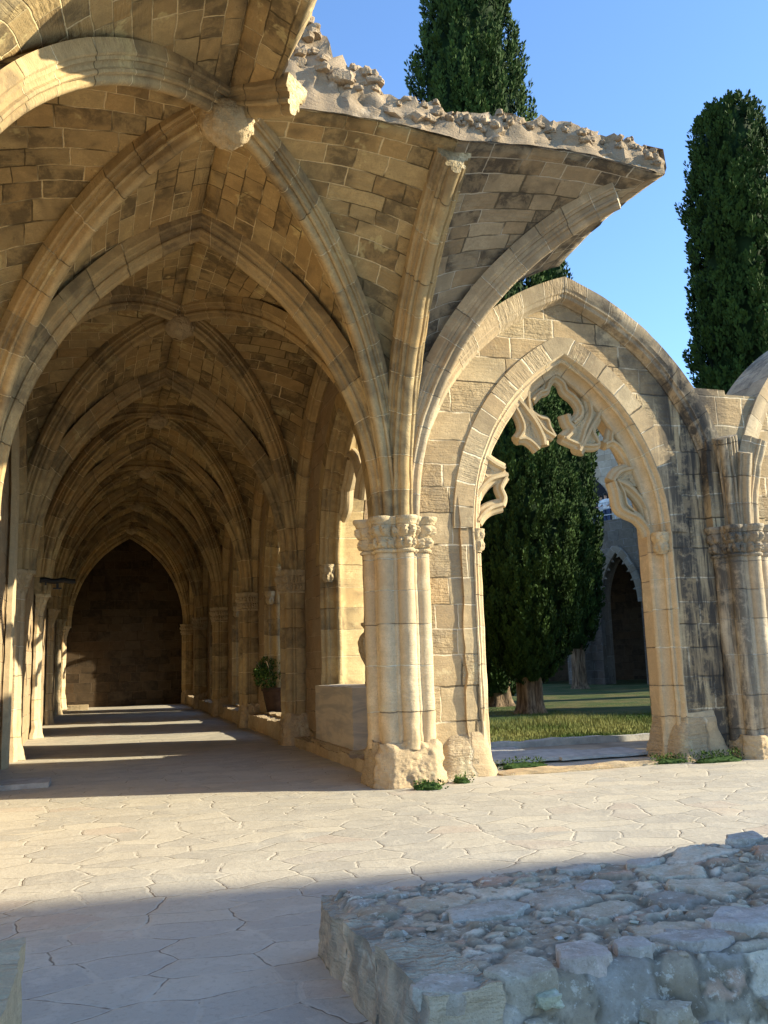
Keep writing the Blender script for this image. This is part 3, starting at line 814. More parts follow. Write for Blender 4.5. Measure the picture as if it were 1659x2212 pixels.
for i, y in enumerate([-W]+YS):
    c = MB()
    # corbelled respond: wall strip, battered foot and capital
    rows = []; uvs = []
    prof = [(-.26, 0), (-.26, .06), (-.20, .10), (-.12, .11), (-.10, .15), (-.05, .18), (.05, .18), (.10, .15), (.12, .11), (.20, .10), (.26, .06), (.26, 0)]
    for k in range(60):
        z = -.03+3.13*k/59; g = 1+.55*max(0, 1-z/.75)**1.6+(.12*nz(y, z*3) if z < .8 else .02*nz(y, z*2))
        rows.append([Vector((-W+x2*g, y+b*g, z))+rough3((x2, b+y, z), .012+.03*max(0, 1-z), 3) for b, x2 in prof]); uvs.append([(b*2, z) for b, x2 in prof])
    c.grid(rows, uvs, flip=True); c.build('respond', M['pier'], gal, 45)
    c = MB(); rows = []
    for k in range(28):
        t = k/27; z = 3.06+.44*t; s = (1.05+.75*t**1.3) if t < .82 else 1.95
        if t == 1: s = 1.9
        rows.append([(-W+x2*s+(.03*abs(nz(b*22+y, z*26)) if .05 < t < .8 else 0), y+b*(.9+.35*t)+(.03*nz(b*25, z*25+y) if .05 < t < .8 else 0), z) for b, x2 in [(p[0]*(1-.0), p[1]) for p in prof for _ in (0,)]])
    c.grid(rows, flip=True); c.ngon(rows[-1], flip=True); c.build('corbel_capital', M['carve'], gal, 45)
# doorway moulding with dogtooth band on the left wall
mb = MB()
for off_ in (0, .16, .30):
    for hf in (0, 1):
        p0 = (-W+.03, 2.2-off_) if hf == 0 else (-W+.03, 5.0+off_)
        path = [(a, b, Vector((-1, 0, 0))) for a, b, c in arc_pts(p0, (-W+.03, 3.6), 3.9, 6.6+off_, 0, 1, 16)]
        base_ = [(Vector((p0[0], p0[1], z*.3)), Vector((0, -1 if hf == 0 else 1, 0)), Vector((-1, 0, 0))) for z in range(0, 14)]
        sweep(mb, base_[:-1]+path, [(.02, .04), (-.06, .03), (-.08, 0), (-.06, -.03), (.02, -.04)], rough=.01, caps=False)
for k in range(48):
    for yy in (5.0+.23, ):
        z = .4+k*.085; mb.box((-W+.0, yy-.03, z), (-W+.09, yy+.03, z+.055))
mb.build('doorway_moulding', M['carve'], gal, 45)
# end wall
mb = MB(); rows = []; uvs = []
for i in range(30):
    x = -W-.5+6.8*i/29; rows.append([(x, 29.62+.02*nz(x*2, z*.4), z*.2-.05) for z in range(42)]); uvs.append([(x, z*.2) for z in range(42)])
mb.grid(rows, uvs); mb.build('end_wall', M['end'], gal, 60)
mb = MB(); mb.box((-5.1, 27.2, 0), (-4.3, 27.8, .2), .1, .02); mb.build('stone_step', M['base'], gal, 50)
# free-standing piers
for i, y in enumerate(YS):
    pe = empty('pier', (0, 0, 0)); pe.parent = gal
    if i == 0:
        make_pier(pe, -.03, -.02, [180, 225, 270, 315], seed=1, big=.115, d=.365, core=.30, zsill=.56, basew=.1, thin=.045)
    else:
        make_pier(pe, -.06, y, [180, 225, 135], seed=i+1, mat='rib', big=.09, d=.24, core=.23, thin=.04, basew=.16)
# buttresses to the garden
for i, y in enumerate(YS[1:], 1):
    mb = MB(); mb.box((.98, y-.5, -.02), (1.9, y+.5, 5.6), .16, .018, 2.2, i)
    mb.ngon([(.98, y-.5, 6.5), (.98, y+.5, 6.5), (1.9, y+.5, 5.6), (1.9, y-.5, 5.6)][::-1]); mb.ngon([(.98, y-.5, 5.6), (1.9, y-.5, 5.6), (.98, y-.5, 6.5)]); mb.ngon([(.98, y+.5, 5.6), (1.9, y+.5, 5.6), (.98, y+.5, 6.5)][::-1])
    mb.build('buttress', M['outer'], gal, 55)
# broken tracery in the first window of the gallery, seen edge-on
fr = [o for o in gal.children if o.name.startswith('arcade_bay')]
trA = [([(2.0, 5.9), (2.5, 5.5), (3.0, 5.2), (3.3, 4.8)], 1.2), ([(4.5, 5.4), (4.0, 5.3), (3.6, 5.0), (3.3, 4.8), (3.1, 4.5)], 1.2), ([(1.8, 4.7), (2.3, 4.9), (2.7, 5.3)], 1.), ([(1.75, 4.3), (2.1, 4.5), (2.2, 4.9)], 1.), ([(4.7, 4.3), (4.4, 4.6), (4.1, 5.2)], 1.)]
bars(fr[0], trA, .5, wd=.09, seed=40)
for fi, f2 in enumerate(fr[1:], 1):
    c = (YS[fi+1]-YS[fi])/2
    bars(f2, [([(c-1.4, 4.2), (c-1., 4.4), (c-.7, 4.1), (c-.7, 3.9)], 1.), ([(c+1.4, 4.2), (c+1., 4.4), (c+.8, 4.0)], 1.), ([(c-1., 5.1), (c-.4, 4.9), (c, 5.3), (c+.4, 4.9), (c+1., 5.1)], 1.)], .5, wd=.08, seed=50+fi)

# ------------------------------------------------------------------ ruined arcade (to the right)
arc = empty('ruined_arcade', (0, 0, 0), 0, 'free-standing stone arcade with broken tracery window, open sky above', 'arcade')
TR = {'a': ([(2.14, 5.52), (2.27, 5.38), (2.44, 5.15), (2.54, 4.95), (2.56, 4.81)], 1.15),
'a0': ([(1.98, 5.62), (2.06, 5.46), (2.2, 5.2), (2.22, 5.03), (2.12, 4.89)], .8),
'b': ([(2.12, 4.89), (2.24, 4.9), (2.36, 4.84), (2.46, 4.74)], .8), 'c': ([(2.33, 5.36), (2.48, 5.19), (2.59, 5.05), (2.75, 4.96)], .8),
'd': ([(2.75, 4.96), (2.67, 5.11), (2.64, 5.22), (2.52, 5.25), (2.39, 5.32)], .7), 'e': ([(2.38, 5.86), (2.33, 5.56), (2.35, 5.3)], .9),
'f': ([(2.35, 5.63), (2.48, 5.83), (2.65, 5.97), (2.86, 6.03), (3.12, 5.97), (3.3, 5.81), (3.4, 5.55), (3.41, 5.34), (3.29, 5.09), (3.17, 4.8)], 1.),
'g': ([(2.40, 5.52), (2.55, 5.66), (2.65, 5.70), (2.70, 5.82), (2.81, 5.92), (2.95, 5.84), (3.0, 5.71), (3.16, 5.59), (3.25, 5.44), (3.22, 5.31), (3.09, 5.19)], .85),
'h': ([(3.66, 5.55), (3.51, 5.29), (3.37, 5.09), (3.23, 4.86), (3.16, 4.74)], 1.1), 'i': ([(3.48, 5.25), (3.43, 5.07), (3.5, 4.87), (3.27, 4.84), (3.15, 4.86), (3.03, 4.90), (2.89, 4.95)], .85),
'j': ([(2.98, 5.33), (3.01, 5.2), (3.08, 5.08), (2.93, 4.93)], 1.1), 'k': ([(3.78, 4.3), (3.99, 4.21), (4.17, 4.05), (4.27, 3.89), (4.32, 3.74), (4.34, 3.46)], .95),
'l': ([(3.74, 4.28), (3.78, 4.13), (3.82, 3.88), (3.95, 3.79), (4.13, 3.72), (4.27, 3.57), (4.32, 3.42)], 1.), 'm': ([(3.82, 4.28), (3.91, 4.1), (3.94, 3.92), (4.06, 3.81)], .6),
'n': ([(3.72, 4.28), (3.88, 4.45), (4.2, 4.52)], 1.), 'o': ([(3.64, 4.87), (3.77, 4.92), (3.91, 4.83), (4.02, 4.65), (4.08, 4.48)], .8), 'p': ([(3.80, 5.15), (3.76, 5.03), (3.74, 4.92)], .8),
'q': ([(1.45, 4.66), (1.57, 4.57), (1.71, 4.48), (1.86, 4.41)], 1.1), 'r': ([(1.38, 3.98), (1.46, 4.1), (1.62, 4.24), (1.9, 4.32)], 1.15),
's': ([(1.89, 4.3), (1.78, 4.13), (1.83, 3.97), (1.79, 3.86)], .8), 't': ([(1.38, 3.6), (1.46, 3.70), (1.6, 3.80), (1.79, 3.86)], 1.1)}
for bi in range(2):
    frame = empty('arcade_bay', (Bx*bi, 0, 0)); frame.parent = arc
    arcade_bay(frame, Bx, zbot=-.03, wm='wall', rm='pier', zwt=6.2)
    wall_rib(frame, Bx, 0., mat='rib2')
    bars(frame, list(TR.values()), .43, seed=bi*30, wd=.10)
    mb = MB()
    for pl_ in ([(2.0, 5.6), (2.34, 5.62), (2.40, 5.36), (2.56, 5.22), (2.72, 4.98), (2.47, 4.76), (2.28, 4.86), (2.14, 4.90), (2.2, 5.12)], [(3.40, 5.5), (3.62, 5.5), (3.47, 5.12), (3.49, 4.89), (3.2, 4.76), (2.93, 4.93), (3.1, 5.12), (3.28, 5.28)],
                [(3.80, 4.30), (3.92, 4.42), (4.15, 4.50), (4.2, 4.2), (4.06, 4.2)], [(1.40, 4.66), (1.84, 4.42), (1.86, 4.33), (1.62, 4.22), (1.42, 4.4)]):
        P_ = []
        for a_, b_ in zip(pl_, pl_[1:]+pl_[:1]):
            for t_ in range(6): P_.append(Vector((a_[0]+(b_[0]-a_[0])*t_/6, 0, a_[1]+(b_[1]-a_[1])*t_/6)))
        cc = sum(P_, Vector())/len(P_); n_ = len(P_); rws = []
        for yy, kk in ((.36, .0), (.375, .55), (.35, .9), (.37, 1.), (.50, 1.), (.49, .5), (.49, 0.)):
            rws.append([Vector((0, yy, 0))+cc+(p_-cc)*kk+rough3(p_+Vector((0, yy, 0)), .012, 6, bi) for p_ in P_])
        mb.grid(rws, None, close=True)
    mb.build('tracery_web', M['carve'], frame, 30)
    # eroded feet of the jambs
    for sx in (-1, 1):
        mb = MB(); xc = Bx/2+sx*1.92; rows = []; uvs = []
        for k in range(22):
            z = -.03+.75*k/21; t = 1-k/21; rw = .30+.20*t**1.4; rows.append([])
            uvs.append([])
            for q in range(40):
                ph = 2*math.pi*q/40; c_, s_ = math.cos(ph), math.sin(ph); pw = .35
                X = math.copysign(abs(c_)**pw, c_)*(rw+.02); Y = math.copysign(abs(s_)**pw, s_)*(.42+.14*t**1.4)
                p = Vector((xc+X, .5+Y-.02, z)); p = p+rough3(p, .045, 2.3, sx+3+bi)
                rows[-1].append(p); uvs[-1].append((q*.05, z))
            uvs[-1].append((2., z))
        mb.grid(rows, uvs, close=True)
        mb.ngon(rows[-1]); mb.build('jamb_foot', M['base'], frame, 55)
# wall block over the haunches between the two bays, and its back
def spandrel(parent, x0, L, ztop=5.82):
    mb = MB()
    for sgn in (-1, 1):
        pts = [p for p, _, _ in arc_pts((x0+sgn*.32, 0), (x0+sgn*L/2, 0), HC, 7.02, 0, 1, 60, off=.345)]
        pts = [p for p in pts if p.z <= ztop]
        rows = []; uvs = []
        for yy in (-.06,):
            for p in pts: rows.append([(p.x, yy+.02*nz(p.x*3, p.z*3), p.z), (x0, yy+.02*nz(x0*3, p.z*3), p.z)]); uvs.append([(p.x, p.z), (x0, p.z)])
        mb.grid(rows, uvs, flip=(sgn > 0))
        rows = [[(p.x, .95, p.z), (x0, .95, p.z)] for p in pts]; mb.grid(rows, [[(p.x, p.z), (x0, p.z)] for p in pts], flip=(sgn < 0))
        e = pts[-1]; ztop = e.z; rr = []
        for k in range(13):
            t = k/12; xx = x0+(e.x-x0)*t; rr.append([(xx, -.06+yy*.2525, ztop-.03*yy/4-.01) for yy in range(5)])
        mb.grid(rr, [[(a*.1, b*.25) for b in range(5)] for a in range(13)], flip=(sgn > 0))
    return mb.build('spandrel', M['wall'], parent, 50)
spandrel(arc, Bx, Bx)
# thick back of the arches (wall body behind the wall arch up to the extrados)
for bi in range(2):
    mb = MB()
    for hf in (0, 1):
        x0 = Bx*bi+(.32 if hf == 0 else Bx-.32)
        pth = arc_pts((x0, 0), (Bx*bi+Bx/2, 0), HC, 7.02, 0, 1, 40, off=.358); pin = arc_pts((x0, 0), (Bx*bi+Bx/2, 0), HC, 7.02, 0, 1, 40, off=.1)
        rows = [[P+Vector((0, .27, 0)), P+rad*(.03*nz(P.x*4, P.z*4))+Vector((0, .6, 0)), P+Vector((0, .955, 0)), Q+Vector((0, .955, 0))] for (P, rad, _), (Q, _, _) in zip(pth, pin)]
        mb.grid(rows, [[(0, i*.12), (.3, i*.12), (.6, i*.12), (.9, i*.12)] for i in range(41)], flip=(hf == 1))
    mb.build('arch_back', M['rib2'], arc, 50)
# second pier with rib stubs
for i, x in enumerate((Bx, 2*Bx)):
    pe = empty('pier'); pe.parent = arc
    make_pier(pe, x, .0, [225, 270, 315, 180, 0], seed=20+i, mat='pier2', capm='carve2', big=.11, d=.33, core=.27, zsill=.36, thin=.045, basew=.10)
    for (tx, ty) in ((x-Bx/2, XM), (x, XM), (x+Bx/2, XM)):
        mb = MB(); arc_sweep(mb, spring((x, 0), (tx, ty), .34), (tx, ty), HC, ZR, RIBP, 0, .235 if ty else .3, 14, rough=.012, seed=i+31, caps=True); mb.build('rib_stub', M['rib2'], pe, 40)
    mb = MB(); mb.box((x-.5, -.1, HC-.02), (x+.5, .5, 4.9), .12, .03); mb.build('pier_core', M['wall'], pe, 50)

# ------------------------------------------------------------------ things in the gallery
# sarcophagus
sar = empty('sarcophagus', (.25, 3.45, .16), 0, 'plain grey marble sarcophagus standing on the low sill between the first two piers', 'sarcophagus')
mb = MB(); mb.box((-.35, -1.27, .06), (.42, 1.27, 1.04), .07, .012, 3., 3); mb.build('chest', M['marble'], sar, 40)
mb = MB(); mb.box((-.43, -1.36, -.06), (.5, 1.36, .08), .08, .02, 3., 5); mb.build('plinth', M['base'], sar, 45)
# carved urn
urn = empty('carved_stone_urn', (.60, 3.15, 1.2), 0, 'weathered carved stone baluster or urn standing on the marble sarcophagus behind the corner pier', 'urn')
pr = [(0, .19), (.06, .20), (.09, .15), (.14, .11), (.2, .10), (.3, .15), (.45, .23), (.6, .28), (.74, .29), (.84, .25), (.90, .19), (.94, .17), (.98, .20), (1.02, .24), (1.06, .24), (1.07, .17)]
mb = MB(); rows = []
for z, r in [(pr[i][0]+(pr[i+1][0]-pr[i][0])*t/4, pr[i][1]+(pr[i+1][1]-pr[i][1])*t/4) for i in range(len(pr)-1) for t in range(4)]:
    rows.append([(math.cos(2*math.pi*q/48)*(r+.02*math.cos(q*2*math.pi/4)*(.2 < z < .9)+.012*nz(q*.4, z*9)), math.sin(2*math.pi*q/48)*(r+.02*math.cos(q*2*math.pi/4)*(.2 < z < .9)+.012*nz(q*.4, z*9)), z) for q in range(48)])
mb.grid(rows, None, close=True); mb.ngon(rows[-1]); mb.build('body', M['carve'], urn, 45)
def leaves(mb, c, n, rad, size, seed, up=.2, asp=.5, tintf=None):
    rr = random.Random(seed)
    for _ in range(n):
        d = Vector((rr.gauss(0, 1), rr.gauss(0, 1), rr.gauss(0, 1))).normalized()
        p = Vector(c)+Vector((d.x*rad[0], d.y*rad[1], d.z*rad[2]))*rr.uniform(.45, 1.)
        a = (d+Vector((rr.gauss(0, .5), rr.gauss(0, .5), rr.gauss(0, .5)+up))).normalized(); b = a.cross(Vector((rr.gauss(0, 1), rr.gauss(0, 1), rr.gauss(0, 1)))).normalized()
        s = size*rr.uniform(.6, 1.2); n0 = len(mb.v)
        k = a.cross(b)*s*.12
        mb.v += [tuple(p), tuple(p+a*s*.5+b*s*asp*.5+k), tuple(p+a*s), tuple(p+a*s*.5-b*s*asp*.5+k)]
        mb.f += [(n0, n0+1, n0+2), (n0, n0+2, n0+3)]; mb.uv += [[(0, 0)]*3]*2
        t = rr.random(); mb.tint += [(t, t, t)]*2
# potted shrub in the second opening
ps = empty('potted_shrub', (.35, 11.0, .42), 0, 'leafy green shrub in a dark terracotta pot standing in the second arcade opening', 'potted plant')
mb = MB(); rows = [[(math.cos(2*math.pi*q/32)*r, math.sin(2*math.pi*q/32)*r, z) for q in range(32)] for z, r in ((0, .20), (.02, .22), (.3, .29), (.52, .33), (.53, .36), (.60, .37), (.61, .33), (.55, .31))]
mb.grid(rows, None, close=True); mb.ngon(rows[-1]); mb.build('pot', M['clay'], ps, 40)
mb = MB()
for k in range(9):
    a = k*.7; pth = [(Vector((math.cos(a)*.04*t*(1+k*.2), math.sin(a)*.06*t, .5+.11*t)), Vector((1, 0, 0)), Vector((0, 1, 0))) for t in range(8)]
    sweep(mb, pth, [(.012, 0), (0, .012), (-.012, 0), (0, -.012)], closed=True)
mb.build('stem', M['bark'], ps)
mb = MB(); 
for k, (cx_, cy_, cz_, rr_) in enumerate(((0, 0, .95, .36), (-.25, -.1, .85, .28), (.1, .2, 1.15, .28), (-.15, .1, 1.2, .2), (-.35, 0, 1.0, .2))): leaves(mb, (cx_, cy_, cz_), 420, (rr_, rr_, rr_), .085, 60+k)
mb.build('foliage', M['leaf'], ps)
# floodlight
fl = empty('floodlight', (-4.95, 12.0, 3.83), R(8), 'black tubular floodlight fixed above the second corbel capital on the left wall', 'lamp')
mb = MB(); pth = [(Vector((-.42+.84*k/12, 0, .02*math.sin(k))), Vector((0, 0, 1)), Vector((0, 1, 0))) for k in range(13)]
sweep(mb, pth, [(.075*math.cos(q*math.pi/8), .065*math.sin(q*math.pi/8)) for q in range(16)], closed=True); mb.build('housing', M['metal'], fl, 40)
mb = MB(); mb.box((-.03, -.02, -.18), (.03, .02, .0)); mb.box((-.1, -.05, -.21), (.1, .05, -.18)); mb.box((-.30, -.04, -.12), (-.26, .04, 0)); mb.build('bracket', M['metal'], fl)
# low slab at the left wall
mb = MB(); mb.box((-.45, -.35, 0), (.45, .35, .07), .06, .012, 3); o = mb.build('stone_slab', M['slab'], None, 40, (-5.0, 2.45, .0)); tag(o, 'low flat stone slab on the paving against the left wall', 'slab')

# ------------------------------------------------------------------ low rubble walls in the foreground
rw = empty('rubble_wall', (0, 0, 0), 0, 'low broad ruined wall of mixed fieldstones set in grey mortar, lower right', 'wall')
def wtop(x, y):
    z = .33+.03*nz(x*1.1, y*1.3)+.014*nz(x*4, y*4)
    z += .05*max(0, min(1, (x+.7)/.4))*max(0, min(1, (y+7.2)/.4))
    return z
X0, X1, Y0, Y1 = -2.66, 3.4, -8.12, -6.42
pal = [(.60, .49, .34), (.68, .56, .40), (.80, .69, .52), (.52, .43, .31), (.62, .42, .29), (.74, .63, .46), (.44, .35, .24), (.44, .39, .32), (.58, .50, .39), (.64, .54, .40)]
def hsh(v, k=0.): return (math.sin(v.x*12.9898+v.y*78.233+v.z*37.719+k*4.17)*43758.5453) % 1.
def sstep(x, a, b): t = max(0, min(1, (x-a)/(b-a))); return t*t*(3-2*t)
def stonefield(p):
    """height (m) and colour of the fieldstones bedded in the mortar"""
    wv = noise.noise_vector(p*5)*.07+noise.noise_vector(p*16)*.025
    q = Vector((p.x*2.6, p.y*3.9, p.z*4.2))+wv*2.6
    D, PT = noise.voronoi(q); c0 = PT[0]
    mort = (.47+.12*nz(p.x*9, p.y*9, p.z*9), .395+.11*nz(p.x*9, p.y*9, p.z*9), .285+.08*nz(p.x*9, p.y*9, p.z*9))
    if hsh(c0, 1) < .58:
        q2 = q*2.7+Vector((5.5, 1, 2)); D, PT = noise.voronoi(q2); c0 = PT[0]; k = 1/2.7
        if hsh(c0, 3) < .34:
            g = .006*nz(p.x*30, p.y*30, p.z*30); return g-.004, mort
    else: k = 1.
    e = D[1]-D[0]; a = sstep(e, .06, .12 if k == 1 else .24)
    h = a*(.006+.018*hsh(c0, 5))*(.6+.4*k)+.006*a*nz(p.x*14, p.y*14, p.z*14)+.012*a*nz(p.x*3, p.y*3, hsh(c0, 2)*9)-.012*(1-sstep(e, 0, .07))
    t = pal[int(hsh(c0, 7)*len(pal))]; g = .8+.4*hsh(c0, 9)
    return h, tuple((mort[i]*.62+.0)*(1-a)+t[i]*a for i in range(3))
mb = MB(); rows = []; nxx, nyy = 330, 104
def stone_grid(rows, out, flip=False, first=0):
    for ri, r in enumerate(rows):
        for i, p in enumerate(r):
            h, t = stonefield(p); mb.ptint.append(t)
            if ri >= first: r[i] = p+out*h+rough3(p, .006, 20, 2)
    mb.grid(rows, flip=flip)
for i in range(nyy+1):
    y = Y0+(Y1-Y0)*i/nyy; row = []
    for j in range(nxx+1):
        x = X0+(X1-X0)*j/nxx
        edge = min(1, min(i, nyy-i, j*1.0)/5.)
        row.append(Vector((x, y, wtop(x, y)-.05*(1-edge)**2)))
    rows.append(row)
def side(get, n, out, m_=18):
    rr = []
    for k in range(m_+1):
        t = k/m_; r = []
        for i in range(n+1):
            top = get(i); base = Vector((top[0], top[1], -.04))+Vector(out)*.10
            r.append(Vector(top).lerp(base, t)+rough3(Vector(top).lerp(base, t), .03*math.sin(math.pi*t), 3, 4))
        rr.append(r)
    return rr
stone_grid(rows, Vector((0, 0, 1)))
s1 = side(lambda j: rows[0][j].copy(), nxx, (0, -1.6, 0)); s2 = side(lambda j: rows[nyy][j].copy(), nxx, (0, .3, 0)); s3 = side(lambda i: rows[i][0].copy(), nyy, (-.3, 0, 0))
stone_grid(s1, Vector((0, -.8, .3)), True, 1); stone_grid(s2, Vector((0, .8, .3)), False, 1); stone_grid(s3, Vector((-.8, 0, .3)), False, 1)
mb.build('mortar_core', M['rock'], rw, 40)
mb = MB(); mb.box((X0-.07, Y0-.05, -.03), (X0+.24, Y0+.55, .365), .02, .035, 3.6, 3); mb.box((X0-.06, Y0+.58, -.03), (X0+.10, Y0+1.15, .33), .02, .035, 3.6, 8); mb.box((X0-.05, Y0+1.17, -.03), (X0+.14, Y1+.02, .31), .02, .035, 3.6, 12)
mb.build('edge_block', M['block'], rw, 60)
rnd = random.Random(21)
placed = []
def flag(mb, c, a, b_, th, ang, seed, tint):
    """flat irregular stone: outline polygon with rounded top"""
    n = 18; n0 = len(mb.v); sv = seed
    rings = [(0., .90, -th*1.2), (.0, 1.0, -.02), (0, 1.0, th*.18), (0, .975, th*.32), (0, .93, th*.36), (0, .45, th*.38)]
    rad = []
    m = rnd.randint(5, 7); cor = sorted([rnd.uniform(0, 2*math.pi) for _ in range(m)])
    for q in range(n):
        ph = 2*math.pi*q/n; rad.append(min([1./max(.35, math.cos(ph-ca)) for ca in [k*2*math.pi/m+sv for k in range(m)] if math.cos(ph-ca) > .2])*(.86+.14*nz(q*.9, sv*3, 1)))
    ca, sa = math.cos(ang), math.sin(ang)
    for _, k, z in rings:
        for q in range(n):
            ph = 2*math.pi*q/n; X = math.cos(ph)*a*rad[q]*k; Y = math.sin(ph)*b_*rad[q]*k
            p = Vector((c[0]+X*ca-Y*sa, c[1]+X*sa+Y*ca, c[2]+z)); mb.v.append(tuple(p+rough3(p, .012, 7, sv)+rough3(p, .006, 24, sv)))
    for i in range(len(rings)-1):
        for q in range(n):
            q2 = (q+1) % n; mb.f.append((n0+i*n+q, n0+i*n+q2, n0+(i+1)*n+q2, n0+(i+1)*n+q)); mb.uv.append([(0, 0)]*4); mb.tint.append(tint)
    mb.f.append(tuple(n0+(len(rings)-1)*n+q for q in range(n))); mb.uv.append([(0, 0)]*n); mb.tint.append(tint)
def stone_part(x, y, a, b_, th, ang, tint, lift=.0, name='stone'):
    mb = MB(); flag(mb, (x, y, wtop(x, y)+lift), a, b_, th, ang, rnd.random()*9, tint); mb.build(name, M['rock'], rw, 28); placed.append((x, y, max(a, b_)))
# the large ones the photo shows on the front edge
for x, y, a, b_, th, ang, tint in [(-2.26, -8.04, .17, .125, .11, .05, (.56, .48, .36)), (-1.95, -8.00, .13, .12, .12, .5, (.66, .54, .45)), (-1.68, -7.96, .12, .10, .11, .9, (.66, .59, .51)),
                                   (-1.36, -7.93, .18, .12, .10, 2.9, (.56, .49, .42)), (-.98, -7.86, .26, .15, .13, .1, (.62, .55, .48)), (-2.02, -7.15, .24, .17, .04, .2, (.58, .53, .44)),
                                   (-2.60, -8.05, .15, .14, .06, .2, (.60, .52, .42)), (-1.3, -7.0, .14, .1, .04, .6, (.58, .52, .45)), (-.75, -6.62, .15, .09, .08, .3, (.62, .55, .46)), (-1.15, -6.55, .17, .08, .08, .1, (.60, .52, .42)),
                                   (.1, -6.5, .16, .10, .10, .3, (.60, .54, .46)), (-.1, -7.35, .2, .14, .04, 1.1, (.6, .54, .47)), (-2.45, -6.55, .15, .10, .04, .2, (.57, .49, .40)), (-.45, -7.5, .12, .1, .05, .4, (.6, .5, .42))]:
    stone_part(x, y, a, b_, th, ang, tint, .0)
def_tries = 0
for k in range(3000):
    if len(placed) > 40: break
    x = rnd.uniform(X0+.08, 2.2); y = rnd.uniform(Y0+.06, Y1-.06); r = rnd.choice([.05, .07, .09, .12, .15])*rnd.uniform(.8, 1.2)
    if any((x-a)**2+(y-b)**2 < ((r+c)*.92)**2 for a, b, c in placed): continue
    t = rnd.choice(pal); g = rnd.uniform(.8, 1.2); stone_part(x, y, r*rnd.uniform(.9, 1.3), r*rnd.uniform(.6, .9), .035, rnd.random()*3, tuple(q*g for q in t), -.012)
# small chips pressed in everywhere: one part
mb = MB()
for k in range(420):
    x = rnd.uniform(X0+.03, 2.6); y = rnd.uniform(Y0+.03, Y1-.06)
    if any((x-a)**2+(y-b)**2 < (c*.9)**2 for a, b, c in placed): continue
    t = rnd.choice(pal); g = rnd.uniform(.75, 1.35); rock(mb, (x, y, wtop(x, y)), rnd.uniform(.010, .032), rnd.random()*40, (1.3, 1, .38), tuple(min(.75, q*g) for q in t), 6, 8, rz=rnd.random()*6)
for k in range(30):   # stones in the front face
    sd = rnd.random(); z = rnd.uniform(.02, .28)
    if True: p = (rnd.uniform(X0+.35, 2.), Y0-.02-.16*(1-z/.3)*.9, z); r = rnd.uniform(.03, .085)
    t = rnd.choice(pal); g = rnd.uniform(.8, 1.25); rock(mb, p, r, rnd.random()*40, (1.3, .9, .65), tuple(min(.7, q*g) for q in t), 12, 16, cubic=.8)
o = mb.build('stone_chips', M['rock'], rw, 40); o['kind'] = 'stuff'
# stub on the left
st = MB(); st.box((-5.4, -8.9, -.03), (-4.2, -7.2, .48), .06, .035, 2.6, 4)
o = st.build('wall_stub', M['base'], None, 50); tag(o, 'short end of a pale eroded block wall at the lower left corner', 'wall')

# ------------------------------------------------------------------ kerb, slabs, weeds, grass
for k, (x, y, lx, ly, z) in enumerate(((2.6, 1.5, 1.0, .55, .05), (3.6, 1.3, .8, .45, .045), (2.0, 2.3, .9, .5, .04))):
    mb = MB(); mb.box((-lx, -ly, 0), (lx, ly, z), .12, .02, 1.5, k); o = mb.build('paving_slab', M['slab'], None, 45, (x, y, .032))
    tag(o, ['largest grey threshold slab lying in the arch opening', 'grey threshold slab nearest the right jamb of the arch', 'grey slab beside the left jamb behind the arch'][k], 'slab', 'threshold slabs in the arch opening')
mb = MB(); x = 1.4; k = 0
mb.box((1.3, 2.95, .0), (13, 3.12, .13), .12, .03, 1.3, 3); tag(mb.build('kerb', M['slab'], None, 50), 'thin stone kerb along the near edge of the lawn', 'kerb')
mb = MB(); mb.box((1.35, -.12, -.02), (4.1, .30, .035), .07, .035, 2.2, 3); tag(mb.build('threshold', M['base'], None, 50), 'worn pale stone threshold strip across the foot of the arch opening', 'threshold')
wl = [((4.75, -.28), .42, .13, 'broadest weed clump, at the foot of the right jamb'), ((4.05, -.05), .26, .10, 'low weed clump just left of the broadest one'), ((2.0, .55), .34, .12, 'weeds along the threshold left side of the opening'),
      ((.05, -.72), .17, .08, 'small yellowish weed tuft at the corner pier foot'), ((.62, -.42), .10, .09, 'tiny round weed tuft right of the corner pier foot')]
for k, (c, w_, h_, lab) in enumerate(wl):
    mb = MB(); rr = random.Random(k); rock(mb, (0, 0, 0), w_*.98, k+3, (1.05, .12/w_, .05/w_*1.2), (.1, .1, .1), 8, 40, 0)
    for q in range(int(w_*46)):
        leaves(mb, (-w_+2*w_*(q+.5)/int(w_*46), rr.uniform(-.10, .10), h_*.4), 26, (.085, .085, h_*.8), .038, q+k*99, .6, .6)
    o = mb.build('weed_clump', M['leaf'], None, None, (c[0], c[1], .02)); tag(o, lab, 'weeds', 'weeds at the wall feet')
# grass blades
rs = np.random.RandomState(5)
n = 60000
gx = rs.uniform(1.8, 14, n); gy = 3.15+(rs.beta(1., 1.6, n))*11
gh = .02+.035*rs.rand(n); d2 = np.hypot(gx-6.2, gy-7.6); gh += .16*np.exp(-(d2/1.9)**2)*rs.rand(n); d3 = np.hypot(gx-7.2, gy-10.2); gh += .12*np.exp(-(d3/1.2)**2)*rs.rand(n)
ang = rs.uniform(0, 6.28, n); wd = .006+.006*rs.rand(n); ln = rs.normal(0, .35, (n, 2))
b0 = np.stack([gx-np.cos(ang)*wd, gy-np.sin(ang)*wd, np.full(n, .04)], 1); b1 = np.stack([gx+np.cos(ang)*wd, gy+np.sin(ang)*wd, np.full(n, .04)], 1)
tp = np.stack([gx+ln[:, 0]*gh, gy+ln[:, 1]*gh, .06+gh], 1)
V = np.stack([b0, b1, tp], 1).reshape(-1, 3)
